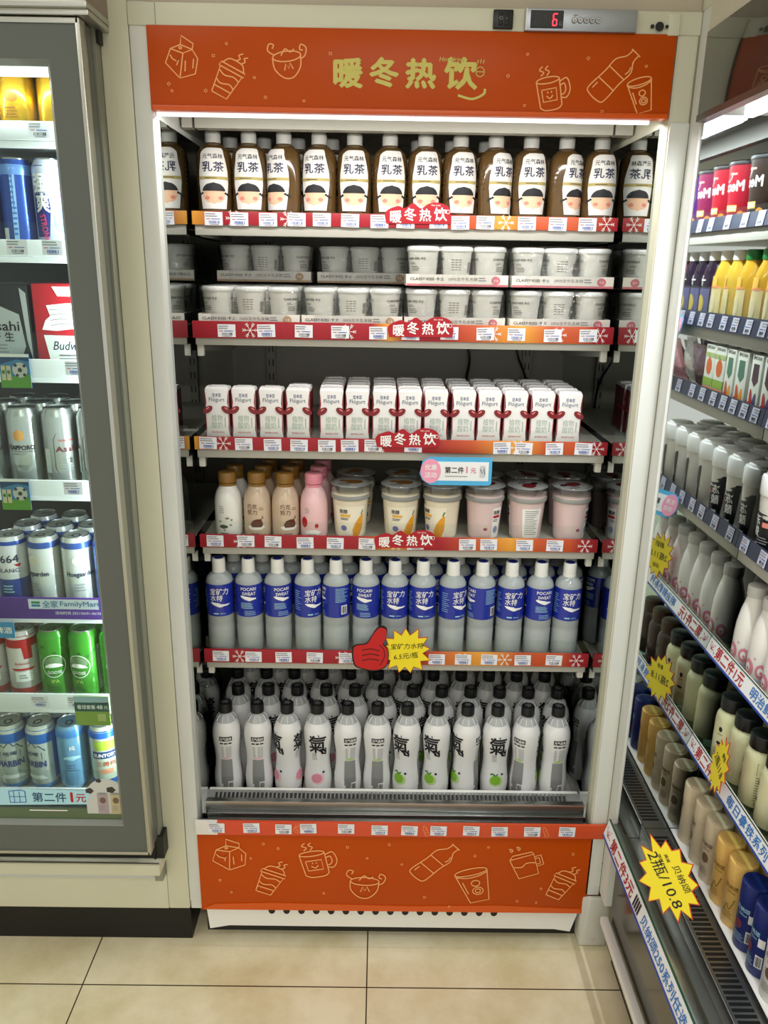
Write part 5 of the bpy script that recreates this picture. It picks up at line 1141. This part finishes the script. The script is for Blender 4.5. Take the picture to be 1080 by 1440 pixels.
def juice_carton(kind):
    t = thing('juice_carton'); w, d, h = .0255, .0255, .1255
    b = MB().box(-w, w, -d, d, 0, h, mat('pale_carton', '#e3e8df', .35), .002)
    c1, c2 = {'peach': ('#d96a2c', '#8fb040'), 'mango': ('#e09a2a', '#c8552c'), 'grape': ('#4a4470', '#b8303a')}[kind]
    for face in (front(-d-.0004), side(-w-.0004)):
        f = lambda u, v, face=face: face(u, v); up_ = mat('carton_name_ink', '#4c4f4a', .5)
        b.text('HAOHE', .010, f, up_, 0, .120, bold=.02, width=.040)
        if kind == 'peach':
            b.rect(0, .103, .05, .010, f, mat('leaf_pale_print', '#b8c988', .5), 1); b.poly(ell(0, .078, .015, .019, 18), f, mat(kind + 'c1', c1, .5)); b.line([(0, .097), (.006, .105)], .003, f, LIMED); b.rect(0, .043, .050, .018, f, mat(kind + 'c2', c2, .5), 1); b.rect(0, .016, .050, .032, f, mat('apricot_print', '#e0905c', .5), 1)
        else:
            b.poly([(-.013, .108), (.013, .108), (.015, .075), (0, .063), (-.015, .075)], f, mat('green_ink_block' if kind == 'mango' else 'plum_ink_block', '#4f7f6a' if kind == 'mango' else '#4a2c3c', .5)); b.text('果汁', .012, lambda u, v, F=face: tuple(F(u, v)), WINK, 0, .088, bold=.02) if False else None
            for k, (u, v, r1, r2, rot) in enumerate(((-.008, .03, .008, .022, .2), (.008, .034, .007, .024, -.2), (0, .014, .014, .012, 0), (.015, .02, .008, .012, 0))):
                b.poly([(u + x*math.cos(rot) - z*math.sin(rot), v + x*math.sin(rot) + z*math.cos(rot)) for x, z in ell(0, 0, r1, r2, 14)], (lambda F, k: (lambda u, v: tuple(p + q for p, q in zip(F(u, v), ((0, -.0002*k, 0) if F(0, 0)[1] < -.02 else (-.0002*k, 0, 0))))))(face, k), mat(kind + ('c1' if k % 2 == 0 else 'c2'), c1 if k % 2 == 0 else c2, .5))
    b.build('carton', t); MB().box(-.02, .02, -.002, .002, 0, .006, mat('pale_carton', '#e3e8df', .35)).build('top_seal', t, (0, 0, h))
    return t
def jelly_pouch(i):
    rr = random.Random(40+i); b = MB(); nu, nv = 10, 9; W, Hh = .042, .115
    for sgn in (-1, 1):
        vs = []
        for j in range(nv+1):
            for k in range(nu+1):
                u, v = k/nu*2-1, j/nv; th = .020*(1-u*u)*(math.sin(PI*min(1, v*1.05+.06)))**.6
                vs.append((u*W*(1-.06*v) + rr.uniform(-.0015, .0015)*(abs(u) < .9), sgn*(max(th, .0006)) + rr.uniform(-.003, .003)*(abs(u) < .9 and 0 < j < nv), v*Hh))
        b.add(vs, [(j*(nu+1)+k, j*(nu+1)+k+1, (j+1)*(nu+1)+k+1, (j+1)*(nu+1)+k) for j in range(nv) for k in range(nu)], mat('foil_pouch' + str(i % 3), ('#7d6670', '#e3a9b6', '#d9d5d2')[i % 3], .18, .35, bump=.8, scale=60))
    b.rect(0, .06, .05, .02, front(-.024), mat('pink_pouch_print', '#e5a5b4', .35), 2) if False else None
    return b.build('jelly_pouch', angle=25)
def tumbler():
    t = thing('yogurt_tumbler'); prof = [(.027, 0), (.030, .004), (.0345, .115), (.0345, .118)]; R = radius(prof); b = MB().lathe(prof, mat('milky_tumbler', '#dcdad2', .35), 30)
    f = round_map(R, 0, 0, .0006, .033); g = round_map(R, 0, 0, .0012, .033)
    b.patch([(.004, -.030, .032), (.04, -.034, .034), (.07, -.036, .034), (.082, -.037, .010), (.092, -.038, -.015), (.102, -.038, -.030)], f, CAPK, 14)
    b.text('冻', .022, g, WINK, -.014, .070, bold=.02, fine=.005); b.text('酸', .022, g, WINK, -.014, .047, bold=.02, fine=.005); b.rect(.012, .062, .018, .010, g, BLUSH, 4); lines_of_print(b, g, .008, .03, .034, .016, 3, GREYINK, 3, nu=5); b.rect(-.014, .020, .014, .006, g, WINK, 3)
    b.build('cup', t)
    MB().lathe([(.0365, 0), (.0372, .002), (.0372, .033), (.0355, .037), (.030, .038), (.029, .0425), (.026, .044)], mat('white_tumbler_lid', '#f3f5f4', .3, coat=.3), 32, shape=lambda a: 1+.006*math.cos(30*a)).build('lid', t, (0, 0, .1185), 'white screw lid')
    return t
PINKF = mat('pink_print', '#d98a9c', .5); ROSE = mat('rose_print', '#b85670', .5); LILAC = mat('lilac_print', '#b9b8e4', .5)
def milk_bottle():
    t = thing('milk_bottle'); prof = [(.0285, 0), (.032, .004), (.0328, .015), (.0325, .065), (.031, .088), (.0265, .115), (.0205, .138), (.0188, .146), (.0185, .152)]; R = radius(prof); b = MB().lathe(prof, mat('milk_white_bottle', '#e9e8e2', .3, coat=.3), 32)
    for a, s in ((0, 1), (.85, .85), (-.9, .85), (PI, 1)):
        f = round_map(R, a, 0, .0006, .032); g = round_map(R, a, 0, .001, .032); h = round_map(R, a, 0, .0014, .032)
        b.oval(0, .030, .0125*s, .0185*s, f, PINKF, 9, 5); b.oval(-.001, .030, .006*s, .010*s, g, WINK, 7, 4); b.oval(.0005, .028, .0026*s, .004*s, h, ROSE, 5, 3); b.patch([(.006, -.009, .009), (.013, -.010, .008)], f, LILAC, 4)
        b.line([(.010, .053), (.016, .053)], .0012, f, ROSE); b.line([(.013, .050), (.013, .056)], .0012, f, ROSE)
    f = round_map(R, 1.7, 0, .0006, .032); lines_of_print(b, f, 0, .05, .02, .04, 7, GREYINK, 3, .0014, 4); barcode(b, f, 0, .020, .018, .012, GREYINK, 7)
    b.build('body', t); ribbed_cap(.0205, .022, CAPG, 28).build('cap', t, (0, 0, .149), 'white cap')
    return t
def cream_bottle(kind):
    c = '#e2e1b8' if kind == 'cream' else '#3a2a22'
    t = thing('latte_bottle'); prof = [(.026, 0), (.030, .003), (.031, .010), (.031, .098), (.0295, .108), (.0255, .116), (.0225, .119), (.022, .126)]; R = radius(prof); b = MB().lathe(prof, mat(kind + '_latte_bottle', c, .35, coat=.25), 30); f = round_map(R, 0, 0, .0006, .031); g = round_map(R, 2.0, 0, .0006, .031); OL = mat('olive_ink', '#6e6a48', .5) if kind == 'cream' else WINK
    b.oval(0, .082, .004, .006, f, INK, 7, 3); b.line([(-.006, .070), (.006, .070)], .0012, f, INK); b.oval(-.001, .050, .005, .004, f, INK, 5, 3); b.rect(.005, .050, .004, .006, f, INK, 2); lines_of_print(b, f, 0, .03, .022, .014, 3, OL, 3, .0012, 3)
    b.line([(-.014, .10), (.014, .10), (.014, .075), (-.014, .075)], .001, g, OL, True); lines_of_print(b, g, 0, .045, .028, .055, 10, OL, 5, .0014, 4); barcode(b, g, -.004, .012, .014, .009, OL, 6)
    b.build('body', t); ribbed_cap(.0255, .030, CAPK if kind == 'cream' else mat('brown_cap', '#4a3628', .4), 34).build('cap', t, (0, 0, .122), 'black screw cap' if kind == 'cream' else None)
    return t
def coffee_bottle(kind):
    c = {'tan': '#d0c0a3', 'yellow': '#ecc06c', 'blue': '#16266e', 'white': '#e6e5e0'}[kind]
    t = thing('coffee_bottle'); r = .0255; M0 = mat(kind + '_coffee_bottle', c, .42, vary=.05, scale=30); prof = [(r*.94, 0), (r, .003), (r, .104)]; R = lambda z: r
    b = MB().lathe(prof, M0, 30); f = round_map(R, 0, 0, .0006, r); g = round_map(R, 0, 0, .001, r); I = mat('brown_print', '#6b563f', .5) if kind in ('tan', 'white') else mat('olive_brown_print', '#8a6a24', .5) if kind == 'yellow' else PBL
    b.text('贝纳颂', .011, f, I, -.001, .090, bold=.015, fine=.005, width=.028); b.text('250ml', .007, f, I, .0, .079, fine=.005)
    if kind in ('tan', 'white'): b.oval(0, .058, .008, .012, f, I, 9, 5); b.line([(-.010, .064), (.009, .050)], .0016, f, I)
    if kind == 'blue': b.oval(-.006, .055, .008, .011, f, mat('muted_red_print', '#7a3344', .5), 7, 4); b.rect(.018, .075, .012, .018, f, WINK, 3); b.rect(.018, .035, .013, .026, f, WINK, 3); barcode(b, g, .018, .035, .010, .021, INK, 6)
    if kind == 'yellow': b.line(smooth_path([(-.010, .030), (-.004, .05), (.002, .04), (.010, .066)]), .0016, f, I); b.line([(-.012, .045), (.012, .058)], .001, f, I)
    lines_of_print(b, f, 0, .028, .026, .018, 4, I, 3, .0011, 4); h2 = round_map(R, 2.0, 0, .0006, r); lines_of_print(b, h2, 0, .05, .024, .07, 13, I, 4, .0012, 4)
    b.build('body', t)
    b = MB().lathe([(r*1.03, 0), (r*1.03, .036), (r*1.0, .0385), (r*.92, .0395)], M0, 32); b.lathe([(r*.7, .0395), (r*.7, .0402), (r*.6, .0402)], M0, 28)
    b.build('cap', t, (0, 0, .104), 'smooth %s cap' % kind)
    return t
def stock(maker, z, x, items, desc, cat, group, place, dx=.0, rows=1, pitch=.07):
    kinds = {}
    for i, it in enumerate(items):
        k, y, rz = it
        K = kinds.setdefault(k, Kind(maker, k) if k else Kind(maker))
        for j in range(rows):
            lab = (desc % k if k else desc) + (', %s from mirror wall, %s of corner cooler' % (ORD[i], place) if j == 0 else ' behind the %s from mirror wall, %s of corner cooler' % (ORD[i], place))
            K.put((x + dx*(i % 2) + j*pitch, y, z), -PI/2 + rz, lab, cat, group)
stock(fruit_tea_cup, 1.681, .785, [('dark', 1.452, .2), ('dark', 1.362, .3), ('dark', 1.262, -.1), ('red', 1.158, -.3), ('red', 1.072, -.1), ('plum', .985, -.2), ('purple', .900, -.1), ('green', .815, 0)], '%s fruit tea cup with black lid', 'cup', 'fruit tea cups in the corner cooler', 'top shelf')
stock(juice_bottle, 1.470, .785, [('orange', 1.455, 0), ('orange', 1.393, .2), ('orange', 1.330, 0), ('orange', 1.255, .1), ('yellow', 1.191, .4), ('yellow', 1.125, 0), ('grape', 1.060, 0), ('grape', .998, 0), ('grape', .936, 0), ('maroon', .873, 0)], '%s juice bottle', 'bottle', 'juice bottles in the corner cooler', 'second shelf')
stock(juice_carton, 1.310, .775, [('grape', 1.465, 0), ('grape', 1.408, .05), ('mango', 1.342, 0), ('mango', 1.287, .06), ('peach', 1.230, -.03), ('peach', 1.175, 0)], 'white %s juice carton', 'carton', 'juice cartons in the corner cooler', 'third shelf', rows=2, pitch=.056)
for i in range(6):
    p = jelly_pouch(i); p.location = (.786+.006*(i % 3), 1.094-.09*(i//2) + .0, 1.3205) if i % 2 == 0 else (.842, 1.085-.09*(i//2), 1.3205); p.rotation_euler = (.30, .04*(i % 3-1), -PI/2 + .06*(i % 3-1))
    tag(p, '%s foil jelly pouch, %s from the cartons, third shelf of corner cooler' % (('plum', 'pink', 'silver')[i % 3], ORD[i]), 'pouch', 'foil pouches in the corner cooler')
stock(lambda: tumbler(), 1.0655, .772, [(None, 1.458, .25), (None, 1.381, .1), (None, 1.304, .0), (None, 1.227, .9), (None, 1.150, .9), (None, 1.073, .8), (None, .996, .9)], 'white lidded yogurt tumbler', 'tumbler', 'yogurt tumblers in the corner cooler', 'fourth shelf', rows=2, pitch=.078)
stock(lambda: milk_bottle(), .8335, .752, [(None, 1.440, 0), (None, 1.373, .1), (None, 1.306, 0), (None, 1.239, .2), (None, 1.172, 0), (None, 1.105, .1), (None, 1.038, .1)], 'pink printed milk bottle', 'bottle', 'milk bottles in the corner cooler', 'fifth shelf', rows=2, pitch=.07)
stock(cream_bottle, .6015, .745, [('cream', 1.448, .5), ('cream', 1.380, 1.4), ('cream', 1.312, -.6), ('cream', 1.244, -.4), ('brown', 1.176, 0), ('brown', 1.108, .2), ('brown', 1.04, .2)], '%s latte bottle', 'bottle', 'latte bottles in the corner cooler', 'sixth shelf', rows=2, pitch=.068)
stock(coffee_bottle, .3865, .703, [('tan', 1.462, -.5), ('tan', 1.400, -.3), ('tan', 1.345, .35), ('yellow', 1.288, .4), ('yellow', 1.232, .5), ('blue', 1.176, .4), ('blue', 1.120, .1), ('white', 1.066, .4), ('white', 1.010, .2), ('blue', .952, 0)], '%s coffee bottle', 'bottle', 'coffee bottles in the corner cooler', 'bottom deck', rows=2, pitch=.056)
# cards on the corner cooler
t = burst_card('burst_price_card', .072, .058, [('贝纳颂', .017, .012, .026, .0), ('2瓶/10.8', .030, .0, -.006, .0), ('满减', .008, -.03, .018, 0), ('限时', .008, -.035, .005, 0)], 9)
t.location = (.558, 1.222, .494); t.rotation_euler = (-.45, .55, -PI/2+.35); tag(t, 'yellow star burst card with handwritten 2瓶/10.8 standing on the lowest rail', 'sign')
t = burst_card('burst_price_card', .055, .052, [('2瓶11.8', .022, 0, .0, 0), ('拿铁', .012, .008, .026, 0)], 6)
t.location = (.672, 1.325, .672); t.rotation_euler = (-.2, .1, -PI/2-.25); tag(t, 'yellow star burst card standing edge on at the rail of the cream latte bottles', 'sign')
t = burst_card('burst_price_card', .048, .056, [('鲜奶', .016, .004, .026, 0), ('2瓶11.8', .020, 0, .0, 0), ('活动', .012, .0, -.026, 0)], 7)
t.location = (.690, 1.172, .926); t.rotation_euler = (-.15, .0, -PI/2-.35); tag(t, 'yellow star burst card in front of the milk bottles, seen in the mirror wall', 'sign')
K_OFF.put((.672, 1.135, 1.056), 0, 'blue and pink offer sign hanging from the rail of the white tumblers', 'sign', tilt=None)
o = [x for x in bpy.data.objects if x.get('label', '').startswith('blue and pink offer sign hanging')][0]; o.rotation_euler = (-.35, 0, -PI/2-.5)
K_OFF.put((.716, .985, 1.462), 0, 'blue and pink offer sign on the rail of the juice bottles', 'sign')
o = [x for x in bpy.data.objects if x.get('label', '').startswith('blue and pink offer sign on the rail')][0]; o.rotation_euler = (-.25, 0, -PI/2)
